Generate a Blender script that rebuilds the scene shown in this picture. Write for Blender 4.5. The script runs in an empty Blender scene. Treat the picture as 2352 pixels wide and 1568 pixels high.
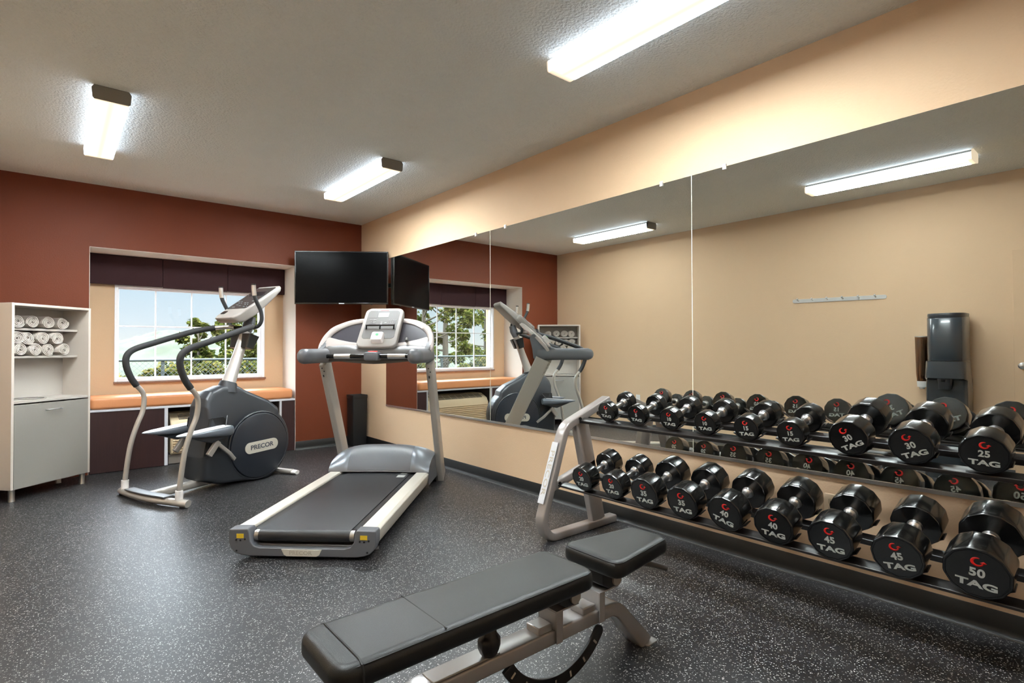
import bpy, bmesh, math, random
from mathutils import Vector, Matrix, Euler
random.seed(7)
PI = math.pi
scene = bpy.context.scene
COL = scene.collection

# ---------------------------------------------------------------- camera, sky, exposure
cam_d = bpy.data.cameras.new('camera')
cam_d.sensor_width = 36.0
cam_d.lens = 1246.016 * 36.0 / 2352.0
cam_d.clip_start = 0.05
cam_d.clip_end = 500
cam = bpy.data.objects.new('camera', cam_d)
COL.objects.link(cam)
YAW, PITCH, ROLL = -0.7011, 0.0131, -0.0024
fwd = Vector((-math.sin(YAW) * math.cos(PITCH), math.cos(YAW) * math.cos(PITCH), math.sin(PITCH)))
rgt = Vector((math.cos(YAW), math.sin(YAW), 0))
upv = rgt.cross(fwd)
R_ = math.cos(ROLL) * rgt + math.sin(ROLL) * upv
U_ = -math.sin(ROLL) * rgt + math.cos(ROLL) * upv
m = Matrix(((R_.x, U_.x, -fwd.x), (R_.y, U_.y, -fwd.y), (R_.z, U_.z, -fwd.z))).to_4x4()
m.translation = Vector((-2.9632, -6.4586, 1.1758))
cam.matrix_world = m
scene.camera = cam

vs = scene.view_settings
vs.view_transform = 'Standard'
vs.look = 'None'
vs.gamma = 1.0
vs.use_curve_mapping = False
vs.exposure = 0.13

def lin(c):
    return tuple(((v / 255.0) / 12.92 if v / 255.0 <= 0.04045 else ((v / 255.0 + 0.055) / 1.055) ** 2.4) for v in c)

world = bpy.data.worlds.new('sky')
scene.world = world
world.use_nodes = True
nt = world.node_tree
nt.nodes.clear()
wo = nt.nodes.new('ShaderNodeOutputWorld')
bg = nt.nodes.new('ShaderNodeBackground')
tc = nt.nodes.new('ShaderNodeTexCoord')
sp = nt.nodes.new('ShaderNodeSeparateXYZ')
cr = nt.nodes.new('ShaderNodeValToRGB')
nt.links.new(tc.outputs['Generated'], sp.inputs[0])
nt.links.new(sp.outputs['Z'], cr.inputs[0])
nt.links.new(cr.outputs[0], bg.inputs[0])
nt.links.new(bg.outputs[0], wo.inputs[0])
el = cr.color_ramp.elements
el[0].position = 0.0
el[0].color = (0.26, 0.28, 0.26, 1)
el[1].position = 0.012
el[1].color = (0.275, 0.29, 0.30, 1)
for pos, c in ((0.045, (0.235, 0.268, 0.30)), (0.10, (0.195, 0.245, 0.29)), (0.22, (3.0, 3.4, 3.8)), (0.5, (5.6, 6.1, 6.8)), (1.0, (4.4, 4.9, 5.8))):
    e = el.new(pos)
    e.color = (*c, 1)
bg.inputs[1].default_value = 3.35

sun_d = bpy.data.lights.new('sun', 'SUN')
sun_d.energy = 0.9
sun_d.angle = math.radians(1.0)
sun_d.color = (1.0, 0.95, 0.85)
sun = bpy.data.objects.new('sun', sun_d)
COL.objects.link(sun)
sun.location = (-10, -10, 20)
sun.rotation_euler = Vector((0.35, 0.75, -0.75)).to_track_quat('-Z', 'Y').to_euler()

LAMP_POWER = 165.0
LAMP_SIDE = 3.4
LAMP_COL = (0.885, 0.98, 1.11)

# ---------------------------------------------------------------- materials
def nmat(name):
    mt = bpy.data.materials.new(name)
    mt.use_nodes = True
    n = mt.node_tree
    b = n.nodes.get('Principled BSDF')
    return mt, n, b

def pmat(name, rgb, rough=0.5, metal=0.0, bump=0.0, bscale=60.0, var=0.0, vscale=6.0, coat=0.0, spec=0.5, stretch=None, detail=3.0, dist=0.01):
    mt, n, b = nmat(name)
    c = (*lin(rgb), 1)
    b.inputs['Base Color'].default_value = c
    b.inputs['Roughness'].default_value = rough
    b.inputs['Metallic'].default_value = metal
    b.inputs['Specular IOR Level'].default_value = spec
    b.inputs['Coat Weight'].default_value = coat
    b.inputs['Coat Roughness'].default_value = 0.08
    tcn = n.nodes.new('ShaderNodeTexCoord')
    src = tcn.outputs['Object']
    if stretch:
        mp = n.nodes.new('ShaderNodeMapping')
        mp.inputs['Scale'].default_value = stretch
        n.links.new(src, mp.inputs[0])
        src = mp.outputs[0]
    if var > 0:
        nz = n.nodes.new('ShaderNodeTexNoise')
        nz.inputs['Scale'].default_value = vscale
        nz.inputs['Detail'].default_value = 4
        n.links.new(src, nz.inputs['Vector'])
        mx = n.nodes.new('ShaderNodeMix')
        mx.data_type = 'RGBA'
        lo = tuple(v * (1 - var) for v in c[:3])
        hi = tuple(min(1, v * (1 + var)) for v in c[:3])
        mx.inputs[6].default_value = (*lo, 1)
        mx.inputs[7].default_value = (*hi, 1)
        n.links.new(nz.outputs['Fac'], mx.inputs[0])
        n.links.new(mx.outputs[2], b.inputs['Base Color'])
    if bump > 0:
        nb = n.nodes.new('ShaderNodeTexNoise')
        nb.inputs['Scale'].default_value = bscale
        nb.inputs['Detail'].default_value = detail
        n.links.new(src, nb.inputs['Vector'])
        bp = n.nodes.new('ShaderNodeBump')
        bp.inputs['Strength'].default_value = bump
        bp.inputs['Distance'].default_value = dist
        n.links.new(nb.outputs['Fac'], bp.inputs['Height'])
        n.links.new(bp.outputs[0], b.inputs['Normal'])
    return mt

M = {}
M['wall_tan'] = pmat('tan_paint', (203, 173, 141), 0.75, bump=0.25, bscale=90, var=0.02, vscale=2, dist=0.004)
M['wall_brown'] = pmat('brown_paint', (104, 49, 28), 0.55, spec=0.25, bump=0.25, bscale=90, var=0.03, vscale=2, dist=0.004)
M['ceiling'] = pmat('orange_peel_ceiling', (233, 236, 232), 0.85, bump=1.0, bscale=70, var=0.02, vscale=3, detail=5, dist=0.014)
M['reveal'] = pmat('offwhite_reveal_paint', (206, 198, 188), 0.7, bump=0.1, bscale=90, dist=0.004)
M['alcove'] = pmat('cream_paint', (190, 160, 128), 0.75, bump=0.2, bscale=90, dist=0.004)
M['base_black'] = pmat('black_vinyl_base', (13, 14, 15), 0.45, bump=0.05, bscale=40)
M['lip'] = pmat('grey_vinyl_lip', (92, 92, 90), 0.5, bump=0.05)
M['white_vinyl'] = pmat('white_vinyl', (236, 236, 240), 0.35, bump=0.02)
M['granite'] = pmat('brown_granite', (120, 92, 80), 0.25, var=0.5, vscale=160)
M['valance'] = pmat('burgundy_fabric', (54, 34, 37), 0.9, bump=0.3, bscale=300, var=0.12, vscale=8, spec=0.2)
M['darkwood'] = pmat('dark_walnut', (50, 28, 28), 0.4, var=0.3, vscale=7, stretch=(14, 14, 0.8), bump=0.03)
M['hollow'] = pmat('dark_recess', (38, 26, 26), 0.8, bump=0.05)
M['silvertrim'] = pmat('silver_trim', (205, 205, 210), 0.35, bump=0.02)
M['cushion'] = pmat('tan_vinyl', (204, 136, 90), 0.42, bump=0.06, bscale=120, var=0.03)
M['ac'] = pmat('beige_plastic', (226, 205, 170), 0.45, bump=0.03, bscale=200)
M['ac_dark'] = pmat('grille_dark', (60, 54, 48), 0.7, bump=0.05)
M['ac_sill'] = pmat('grey_metal_sleeve', (120, 112, 104), 0.5, bump=0.05)
M['laminate'] = pmat('white_laminate', (208, 198, 188), 0.4, bump=0.02)
M['lam_in'] = pmat('light_grey_laminate', (186, 179, 171), 0.5, bump=0.02)
M['door_grey'] = pmat('grey_laminate', (144, 140, 134), 0.4, var=0.02, bump=0.02)
M['steel'] = pmat('brushed_steel', (190, 188, 184), 0.3, 1.0, bump=0.03, bscale=200)
M['chrome'] = pmat('chrome', (240, 240, 240), 0.28, 1.0, bump=0.01)
M['towel'] = pmat('white_terry', (226, 216, 206), 0.95, bump=0.9, bscale=260, var=0.05, vscale=30, spec=0.1)
M['black_plastic'] = pmat('black_plastic', (20, 20, 21), 0.4, bump=0.05, bscale=150)
M['black_gloss'] = pmat('black_gloss', (9, 9, 10), 0.12, bump=0.01)
M['bin'] = pmat('black_bin', (25, 25, 26), 0.55, bump=0.05)
M['screen'] = pmat('tv_screen', (4, 4, 5), 0.2, bump=0.005, spec=0.06)
M['bezel'] = pmat('gloss_bezel', (10, 10, 11), 0.2, bump=0.005)
M['tm_silver'] = pmat('champagne_silver', (212, 206, 194), 0.36, 0.15, bump=0.03, bscale=250)
M['tm_post'] = pmat('silver_paint', (172, 166, 158), 0.36, 0.35, bump=0.03, bscale=250)
M['tm_grey'] = pmat('steel_grey_plastic', (88, 89, 93), 0.42, bump=0.04, bscale=250)
M['tm_hood'] = pmat('silver_grey_plastic', (116, 120, 126), 0.34, 0.5, bump=0.02, bscale=250)
M['tm_dark'] = pmat('charcoal_plastic', (70, 66, 64), 0.42, bump=0.05, bscale=250)
M['tm_arch'] = pmat('pale_silver_plastic', (174, 165, 160), 0.32, 0.2, bump=0.02)
M['tm_window'] = pmat('smoked_panel', (58, 56, 62), 0.2, bump=0.01, spec=0.6)
M['belt'] = pmat('black_belt', (33, 33, 35), 0.38, bump=0.15, bscale=400)
M['console'] = pmat('pale_console', (142, 135, 130), 0.55, bump=0.02)
M['con_face'] = pmat('grey_console_face', (74, 69, 66), 0.6, bump=0.01)
M['cl_dark'] = pmat('slate_plastic', (40, 43, 48), 0.4, bump=0.04, bscale=250)
M['cl_disc'] = pmat('slate_disc', (32, 36, 44), 0.35, bump=0.03, bscale=250)
M['cl_silver'] = pmat('silver_tube', (184, 178, 170), 0.3, 0.5, bump=0.02)
M['cl_mast'] = pmat('silver_mast', (204, 200, 196), 0.3, 0.4, bump=0.02)
M['foam'] = pmat('black_foam', (34, 34, 36), 0.75, bump=0.2, bscale=300)
M['pedal'] = pmat('pedal_grey', (92, 98, 106), 0.35, 0.1, bump=0.03)
M['con_dark'] = pmat('console_glass', (58, 58, 58), 0.15, bump=0.01)
M['seam_strip'] = pmat('pale_seam', (226, 222, 204), 0.5, bump=0.01)
M['rail_silver'] = pmat('satin_silver', (200, 199, 196), 0.4, 0.1, bump=0.01)
M['rack'] = pmat('warm_silver_paint', (150, 142, 138), 0.34, 0.45, bump=0.06, bscale=300)
M['rack_black'] = pmat('black_rack_rail', (30, 27, 26), 0.32, bump=0.03)
M['plaque'] = pmat('pale_plaque', (196, 196, 198), 0.35, bump=0.02)
M['urethane'] = pmat('black_urethane', (12, 12, 12), 0.22, bump=0.01, coat=0.4)
M['red'] = pmat('red_print', (205, 18, 14), 0.4, bump=0.01)
M['print'] = pmat('grey_print', (176, 180, 176), 0.45, bump=0.01)
M['vinyl'] = pmat('black_vinyl', (14, 14, 13), 0.40, bump=0.12, bscale=500, spec=0.42)
M['seam'] = pmat('black_seam', (10, 10, 10), 0.6, bump=0.05)
M['bench_frame'] = pmat('silver_bench_paint', (172, 169, 167), 0.26, 0.5, bump=0.004, bscale=60)
M['ladder'] = pmat('black_steel', (22, 20, 18), 0.4, bump=0.05)
M['slot'] = pmat('slot_shine', (170, 165, 155), 0.4, bump=0.02)
M['cooler'] = pmat('blue_black_cooler', (38, 43, 47), 0.24, bump=0.01, coat=0.3)
M['cooler_dark'] = pmat('dark_cooler', (26, 28, 32), 0.3, bump=0.02)
M['plate'] = pmat('outlet_plate', (222, 200, 168), 0.4, bump=0.01)
M['outlet'] = pmat('outlet_face', (196, 174, 142), 0.4, bump=0.01)
M['white_plate'] = pmat('white_plate', (236, 234, 230), 0.4, bump=0.01)
M['lamp_cap'] = pmat('grey_lamp_cap', (116, 112, 104), 0.6, bump=0.02)
M['yellow'] = pmat('yellow_label', (206, 172, 40), 0.5, bump=0.02)
M['green'] = pmat('green_button', (60, 200, 90), 0.4, bump=0.01)
M['redbtn'] = pmat('red_button', (225, 60, 60), 0.35, bump=0.01)
M['white_pl'] = pmat('white_plastic', (238, 234, 230), 0.35, bump=0.01)
M['badge'] = pmat('badge_silver', (206, 200, 186), 0.35, 0.2, bump=0.02)
M['badge_blue'] = pmat('badge_print', (70, 74, 84), 0.4, bump=0.01)
M['key_mark'] = pmat('key_marks', (120, 116, 112), 0.5, bump=0.01)
M['display'] = pmat('lcd_grey', (98, 92, 86), 0.4, bump=0.01)
M['badge_faint'] = pmat('badge_faint_print', (176, 166, 150), 0.4, bump=0.01)
M['fence'] = pmat('fence_paint', (32, 40, 38), 0.5, bump=0.05)
M['bark'] = pmat('tree_bark', (60, 52, 41), 0.9, bump=0.6, bscale=20, var=0.25, vscale=9)
M['grass'] = pmat('meadow', (31, 36, 17), 0.95, bump=0.3, bscale=12, var=0.35, vscale=2.2)
M['hill'] = pmat('hill_scrub', (36, 42, 20), 0.95, bump=0.2, bscale=4, var=0.7, vscale=0.9)
M['door_paint'] = pmat('door_paint', (200, 170, 138), 0.7, bump=0.04)
M['paint_cooler_red'] = pmat('hot_mark', (180, 40, 30), 0.4, bump=0.01)

# rubber floor with flecks
def floor_mat():
    mt, n, b = nmat('speckled_rubber')
    L = n.links
    t = n.nodes.new('ShaderNodeTexCoord')
    def fleck(scale, keep, radius):
        v = n.nodes.new('ShaderNodeTexVoronoi')
        v.inputs['Scale'].default_value = scale
        nzz = n.nodes.new('ShaderNodeTexNoise')
        nzz.inputs['Scale'].default_value = scale * 1.6
        L.new(t.outputs['Object'], nzz.inputs['Vector'])
        ad = n.nodes.new('ShaderNodeVectorMath')
        ad.operation = 'SCALE'
        ad.inputs['Scale'].default_value = 1.1 / scale
        L.new(nzz.outputs['Color'], ad.inputs[0])
        ad2 = n.nodes.new('ShaderNodeVectorMath')
        ad2.operation = 'ADD'
        L.new(t.outputs['Object'], ad2.inputs[0])
        L.new(ad.outputs[0], ad2.inputs[1])
        L.new(ad2.outputs[0], v.inputs['Vector'])
        lt = n.nodes.new('ShaderNodeMath')
        lt.operation = 'LESS_THAN'
        lt.inputs[1].default_value = radius
        L.new(v.outputs['Distance'], lt.inputs[0])
        s = n.nodes.new('ShaderNodeSeparateColor')
        L.new(v.outputs['Color'], s.inputs[0])
        g = n.nodes.new('ShaderNodeMath')
        g.operation = 'GREATER_THAN'
        g.inputs[1].default_value = 1 - keep
        L.new(s.outputs[0], g.inputs[0])
        mu = n.nodes.new('ShaderNodeMath')
        mu.operation = 'MULTIPLY'
        L.new(lt.outputs[0], mu.inputs[0])
        L.new(g.outputs[0], mu.inputs[1])
        return mu.outputs[0], s.outputs[1]
    f1, c1 = fleck(190, 0.22, 0.43)
    f2, c2 = fleck(110, 0.12, 0.29)
    base = n.nodes.new('ShaderNodeTexNoise')
    base.inputs['Scale'].default_value = 220
    L.new(t.outputs['Object'], base.inputs['Vector'])
    r0 = n.nodes.new('ShaderNodeValToRGB')
    r0.color_ramp.elements[0].position = 0.3
    r0.color_ramp.elements[0].color = (*lin((14, 13, 15)), 1)
    r0.color_ramp.elements[1].position = 0.75
    r0.color_ramp.elements[1].color = (*lin((29, 28, 31)), 1)
    L.new(base.outputs['Fac'], r0.inputs[0])
    def ramp(src):
        r = n.nodes.new('ShaderNodeValToRGB')
        r.color_ramp.elements[0].color = (*lin((84, 84, 86)), 1)
        r.color_ramp.elements[1].color = (*lin((186, 183, 180)), 1)
        L.new(src, r.inputs[0])
        return r.outputs[0]
    m1 = n.nodes.new('ShaderNodeMix')
    m1.data_type = 'RGBA'
    L.new(f1, m1.inputs[0])
    L.new(r0.outputs[0], m1.inputs[6])
    L.new(ramp(c1), m1.inputs[7])
    m2 = n.nodes.new('ShaderNodeMix')
    m2.data_type = 'RGBA'
    L.new(f2, m2.inputs[0])
    L.new(m1.outputs[2], m2.inputs[6])
    L.new(ramp(c2), m2.inputs[7])
    L.new(m2.outputs[2], b.inputs['Base Color'])
    b.inputs['Roughness'].default_value = 0.40
    b.inputs['Specular IOR Level'].default_value = 0.5
    bp = n.nodes.new('ShaderNodeBump')
    bp.inputs['Strength'].default_value = 0.25
    bp.inputs['Distance'].default_value = 0.002
    L.new(base.outputs['Fac'], bp.inputs['Height'])
    L.new(bp.outputs[0], b.inputs['Normal'])
    return mt
M['floor'] = floor_mat()

def mirror_mat():
    mt, n, b = nmat('mirror_silver')
    b.inputs['Base Color'].default_value = (0.855, 0.885, 0.86, 1)
    b.inputs['Metallic'].default_value = 1
    b.inputs['Roughness'].default_value = 0.0
    nz = n.nodes.new('ShaderNodeTexNoise')
    nz.inputs['Scale'].default_value = 1.0
    mr = n.nodes.new('ShaderNodeMapRange')
    mr.inputs['To Min'].default_value = 0.0
    mr.inputs['To Max'].default_value = 0.004
    n.links.new(nz.outputs['Fac'], mr.inputs['Value'])
    n.links.new(mr.outputs[0], b.inputs['Roughness'])
    return mt
M['mirror'] = mirror_mat()

def glass_mat(name, tint=(0.97, 0.99, 0.98), gl=0.05, rough=0.0):
    mt = bpy.data.materials.new(name)
    mt.use_nodes = True
    n = mt.node_tree
    n.nodes.clear()
    o = n.nodes.new('ShaderNodeOutputMaterial')
    tr = n.nodes.new('ShaderNodeBsdfTransparent')
    tr.inputs[0].default_value = (*tint, 1)
    g = n.nodes.new('ShaderNodeBsdfGlossy')
    g.inputs['Roughness'].default_value = rough
    mx = n.nodes.new('ShaderNodeMixShader')
    mx.inputs[0].default_value = gl
    n.links.new(tr.outputs[0], mx.inputs[1])
    n.links.new(g.outputs[0], mx.inputs[2])
    n.links.new(mx.outputs[0], o.inputs[0])
    return mt
M['glass'] = glass_mat('window_glass')
M['smoke_clear'] = glass_mat('smoked_clear_plastic', (0.62, 0.52, 0.42), 0.12, 0.1)

def lamp_mat():
    mt = bpy.data.materials.new('lit_acrylic_lens')
    mt.use_nodes = True
    n = mt.node_tree
    n.nodes.clear()
    o = n.nodes.new('ShaderNodeOutputMaterial')
    e = n.nodes.new('ShaderNodeEmission')
    t = n.nodes.new('ShaderNodeTexCoord')
    s = n.nodes.new('ShaderNodeSeparateXYZ')
    n.links.new(t.outputs['Object'], s.inputs[0])
    # two tubes inside: strongest under each tube, weaker between them and past their ends
    ab = n.nodes.new('ShaderNodeMath'); ab.operation = 'ABSOLUTE'
    n.links.new(s.outputs['X'], ab.inputs[0])
    rx = n.nodes.new('ShaderNodeValToRGB')
    rx.color_ramp.interpolation = 'EASE'
    mrx = n.nodes.new('ShaderNodeMapRange')
    mrx.inputs['From Max'].default_value = 0.10
    n.links.new(ab.outputs[0], mrx.inputs['Value'])
    n.links.new(mrx.outputs[0], rx.inputs[0])
    q = rx.color_ramp.elements
    q[0].position = 0.0; q[0].color = (0.0078, 0.0070, 0.0046, 1)
    q[1].position = 0.15; q[1].color = (0.0080, 0.0073, 0.0052, 1)
    for pos, c in ((0.27, (0.55, 0.56, 0.58)), (0.35, LAMP_COL), (0.80, LAMP_COL), (0.93, (0.5, 0.5, 0.5))):
        z = q.new(pos); z.color = (*c, 1)
    z = q.new(1.0); z.color = (0.010, 0.0090, 0.0070, 1)
    ay = n.nodes.new('ShaderNodeMath'); ay.operation = 'ABSOLUTE'
    n.links.new(s.outputs['Y'], ay.inputs[0])
    ry = n.nodes.new('ShaderNodeValToRGB')
    mry = n.nodes.new('ShaderNodeMapRange')
    mry.inputs['From Min'].default_value = 0.50
    mry.inputs['From Max'].default_value = 0.625
    n.links.new(ay.outputs[0], mry.inputs['Value'])
    n.links.new(mry.outputs[0], ry.inputs[0])
    k = ry.color_ramp.elements
    k[0].position = 0.0; k[0].color = (1, 1, 1, 1)
    k[1].position = 1.0; k[1].color = (0.0068, 0.0048, 0.0029, 1)
    z = k.new(0.72); z.color = (0.0085, 0.0072, 0.0052, 1)
    z = k.new(0.45); z.color = (0.5, 0.48, 0.42, 1)
    # the ribbed sides of the lens give far less light than its bottom
    gm = n.nodes.new('ShaderNodeNewGeometry')
    sn = n.nodes.new('ShaderNodeSeparateXYZ')
    n.links.new(gm.outputs['True Normal'], sn.inputs[0])
    az = n.nodes.new('ShaderNodeMath'); az.operation = 'MULTIPLY'; az.inputs[1].default_value = -1.0
    n.links.new(sn.outputs['Z'], az.inputs[0])
    mz_ = n.nodes.new('ShaderNodeMapRange')
    mz_.inputs['From Min'].default_value = 0.90
    mz_.inputs['From Max'].default_value = 0.98
    mz_.inputs['To Min'].default_value = LAMP_SIDE
    mz_.inputs['To Max'].default_value = LAMP_POWER
    n.links.new(az.outputs[0], mz_.inputs['Value'])
    sc_ = n.nodes.new('ShaderNodeMix'); sc_.data_type = 'RGBA'; sc_.blend_type = 'DARKEN'
    sc_.inputs[0].default_value = 1.0
    n.links.new(rx.outputs[0], sc_.inputs[6])
    n.links.new(ry.outputs[0], sc_.inputs[7])
    # sides: plain colour, no tube pattern
    pick = n.nodes.new('ShaderNodeMix'); pick.data_type = 'RGBA'
    st = n.nodes.new('ShaderNodeMath'); st.operation = 'GREATER_THAN'; st.inputs[1].default_value = 0.9
    n.links.new(az.outputs[0], st.inputs[0])
    n.links.new(st.outputs[0], pick.inputs[0])
    pick.inputs[6].default_value = (*LAMP_COL, 1)
    n.links.new(sc_.outputs[2], pick.inputs[7])
    n.links.new(pick.outputs[2], e.inputs[0])
    n.links.new(mz_.outputs[0], e.inputs[1])
    n.links.new(e.outputs[0], o.inputs[0])
    return mt
M['lamp'] = lamp_mat()
def lit_end_mat():
    mt = bpy.data.materials.new('lit_lens_end')
    mt.use_nodes = True
    n = mt.node_tree
    n.nodes.clear()
    o = n.nodes.new('ShaderNodeOutputMaterial')
    e = n.nodes.new('ShaderNodeEmission')
    e.inputs[0].default_value = (1.0, 0.80, 0.58, 1)
    e.inputs[1].default_value = 0.85
    n.links.new(e.outputs[0], o.inputs[0])
    return mt
M['lamp_end'] = lit_end_mat()

def leaf_mat(name, cols):
    mt = bpy.data.materials.new(name)
    mt.use_nodes = True
    n = mt.node_tree
    n.nodes.clear()
    o = n.nodes.new('ShaderNodeOutputMaterial')
    g = n.nodes.new('ShaderNodeNewGeometry')
    r = n.nodes.new('ShaderNodeValToRGB')
    q = r.color_ramp.elements
    q[0].color = (*lin(cols[0]), 1)
    q[1].color = (*lin(cols[-1]), 1)
    for i, c in enumerate(cols[1:-1]):
        z = q.new((i + 1) / (len(cols) - 1)); z.color = (*lin(c), 1)
    n.links.new(g.outputs['Random Per Island'], r.inputs[0])
    d = n.nodes.new('ShaderNodeBsdfDiffuse')
    tl = n.nodes.new('ShaderNodeBsdfTranslucent')
    mx = n.nodes.new('ShaderNodeMixShader')
    mx.inputs[0].default_value = 0.4
    n.links.new(r.outputs[0], d.inputs[0])
    n.links.new(r.outputs[0], tl.inputs[0])
    n.links.new(d.outputs[0], mx.inputs[1])
    n.links.new(tl.outputs[0], mx.inputs[2])
    n.links.new(mx.outputs[0], o.inputs[0])
    return mt
M['leaf'] = leaf_mat('tree_leaves', [(27, 34, 12), (44, 52, 18), (68, 74, 30), (102, 98, 50)])
M['shrub'] = leaf_mat('shrub_leaves', [(32, 39, 16), (54, 62, 25), (88, 88, 40), (122, 106, 58)])

# ---------------------------------------------------------------- geometry helpers
class G:
    def __init__(s):
        s.v = []; s.f = []
    def add(s, vs_, fs):
        o = len(s.v)
        s.v += [tuple(p) for p in vs_]
        s.f += [tuple(i + o for i in f) for f in fs]
        return s
    def box(s, x0, x1, y0, y1, z0, z1, mtx=None):
        p = [Vector(q) for q in ((x0, y0, z0), (x1, y0, z0), (x1, y1, z0), (x0, y1, z0), (x0, y0, z1), (x1, y0, z1), (x1, y1, z1), (x0, y1, z1))]
        if mtx: p = [mtx @ q for q in p]
        return s.add(p, [(0, 3, 2, 1), (4, 5, 6, 7), (0, 1, 5, 4), (1, 2, 6, 5), (2, 3, 7, 6), (3, 0, 4, 7)])
    def prism(s, poly, fn, d0, d1):
        """poly: 2D outline; fn(u,v,d)->point; extruded from d0 to d1"""
        n = len(poly)
        vs_ = [fn(u, v, d0) for u, v in poly] + [fn(u, v, d1) for u, v in poly]
        fs = [tuple(range(n - 1, -1, -1)), tuple(range(n, 2 * n))]
        fs += [(i, (i + 1) % n, n + (i + 1) % n, n + i) for i in range(n)]
        return s.add(vs_, fs)
    def rings(s, rings, cap=True, closed=False):
        n = len(rings[0]); vs_ = []; fs = []
        for r in rings: vs_ += [tuple(p) for p in r]
        k = len(rings)
        for j in range(k - 1 if not closed else k):
            a = j * n; b = ((j + 1) % k) * n
            for i in range(n):
                fs.append((a + i, a + (i + 1) % n, b + (i + 1) % n, b + i))
        if cap and not closed:
            fs.append(tuple(range(n - 1, -1, -1)))
            fs.append(tuple((k - 1) * n + i for i in range(n)))
        return s.add(vs_, fs)
    def tube(s, pts, r, seg=14, cap=True, rads=None, flat=1.0, side=None):
        pts = [Vector(p) for p in pts]
        rg = []
        ref = Vector(side) if side else None
        prev = None
        for i, p in enumerate(pts):
            a = pts[max(i - 1, 0)]; b = pts[min(i + 1, len(pts) - 1)]
            t = (b - a).normalized()
            if ref is not None:
                x = (ref - t * ref.dot(t)).normalized()
            elif prev is None:
                q = Vector((0, 0, 1)) if abs(t.z) < 0.9 else Vector((1, 0, 0))
                x = (q - t * q.dot(t)).normalized()
            else:
                x = (prev - t * prev.dot(t)).normalized()
            prev = x
            y = t.cross(x)
            rr = rads[i] if rads else r
            rg.append([p + x * (math.cos(k * 2 * PI / seg) * rr) + y * (math.sin(k * 2 * PI / seg) * rr * flat) for k in range(seg)])
        return s.rings(rg, cap)
    def bar(s, pts, side, w, h, r=0.005, ks=3, ws=None, hs=None):
        """rounded rectangular section swept along pts; side = width direction"""
        pts = [Vector(p) for p in pts]; side = Vector(side).normalized(); rg = []
        for i, p in enumerate(pts):
            a = pts[max(i - 1, 0)]; b = pts[min(i + 1, len(pts) - 1)]
            t = (b - a).normalized()
            nrm = t.cross(side).normalized()
            W = (ws[i] if ws else w) / 2; H = (hs[i] if hs else h) / 2
            rg.append([p + side * u + nrm * v for u, v in rrect(W, H, min(r, W * .95, H * .95), ks)])
        return s.rings(rg)
    def lathe(s, prof, seg, c=(0, 0, 0), ax='z', ph=0.0):
        c = Vector(c); rg = []
        for r, h in prof:
            ring = []
            for k in range(seg):
                a = ph + k * 2 * PI / seg
                x, y = r * math.cos(a), r * math.sin(a)
                ring.append(c + (Vector((x, y, h)) if ax == 'z' else Vector((x, h, y)) if ax == 'y' else Vector((h, x, y))))
            rg.append(ring)
        return s.rings(rg)
    def cyl(s, a, b, r, seg=20, r2=None):
        return s.tube([a, b], r, seg, rads=[r, r if r2 is None else r2])
    def ellips(s, c, rx, ry, rz, nu=20, nv=12):
        rg = []
        for j in range(nv + 1):
            t = PI * (0.02 + 0.96 * j / nv)
            rg.append([(c[0] + rx * math.sin(t) * math.cos(2 * PI * k / nu), c[1] + ry * math.sin(t) * math.sin(2 * PI * k / nu), c[2] - rz * math.cos(t)) for k in range(nu)])
        return s.rings(rg)
    def surf(s, fn, nu, nv, both=False):
        vs_ = [fn(i / nu, j / nv) for j in range(nv + 1) for i in range(nu + 1)]
        fs = [(j * (nu + 1) + i, j * (nu + 1) + i + 1, (j + 1) * (nu + 1) + i + 1, (j + 1) * (nu + 1) + i) for j in range(nv) for i in range(nu)]
        return s.add(vs_, fs)
    def mesh(s, name, mat, angle=35, bevel=0.0, bseg=2, recalc=True):
        me = bpy.data.meshes.new(name)
        me.from_pydata(s.v, [], s.f)
        me.validate()
        bm = bmesh.new(); bm.from_mesh(me)
        if recalc: bmesh.ops.recalc_face_normals(bm, faces=bm.faces)
        bm.to_mesh(me); bm.free()
        me.materials.append(mat)
        for p in me.polygons: p.use_smooth = True
        me.set_sharp_from_angle(angle=math.radians(angle))
        return me
    def build(s, name, mat, parent=None, angle=35, bevel=0.0, bseg=2, label=None, recalc=True, loc=None):
        me = s.mesh(name, mat, angle, recalc=recalc)
        o = bpy.data.objects.new(name, me)
        COL.objects.link(o)
        if parent: o.parent = parent
        if loc: o.location = loc
        if bevel > 0:
            md = o.modifiers.new('edge', 'BEVEL')
            md.width = bevel; md.segments = bseg; md.limit_method = 'ANGLE'; md.angle_limit = math.radians(40)
            md.harden_normals = False
        if label: o['label'] = label
        return o

def rrect(W, H, r, ks=4):
    out = []
    for cx, cy, a0 in ((W - r, H - r, 0), (-W + r, H - r, PI / 2), (-W + r, -H + r, PI), (W - r, -H + r, 1.5 * PI)):
        for k in range(ks + 1):
            a = a0 + k * PI / 2 / ks
            out.append((cx + r * math.cos(a), cy + r * math.sin(a)))
    return out

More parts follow.
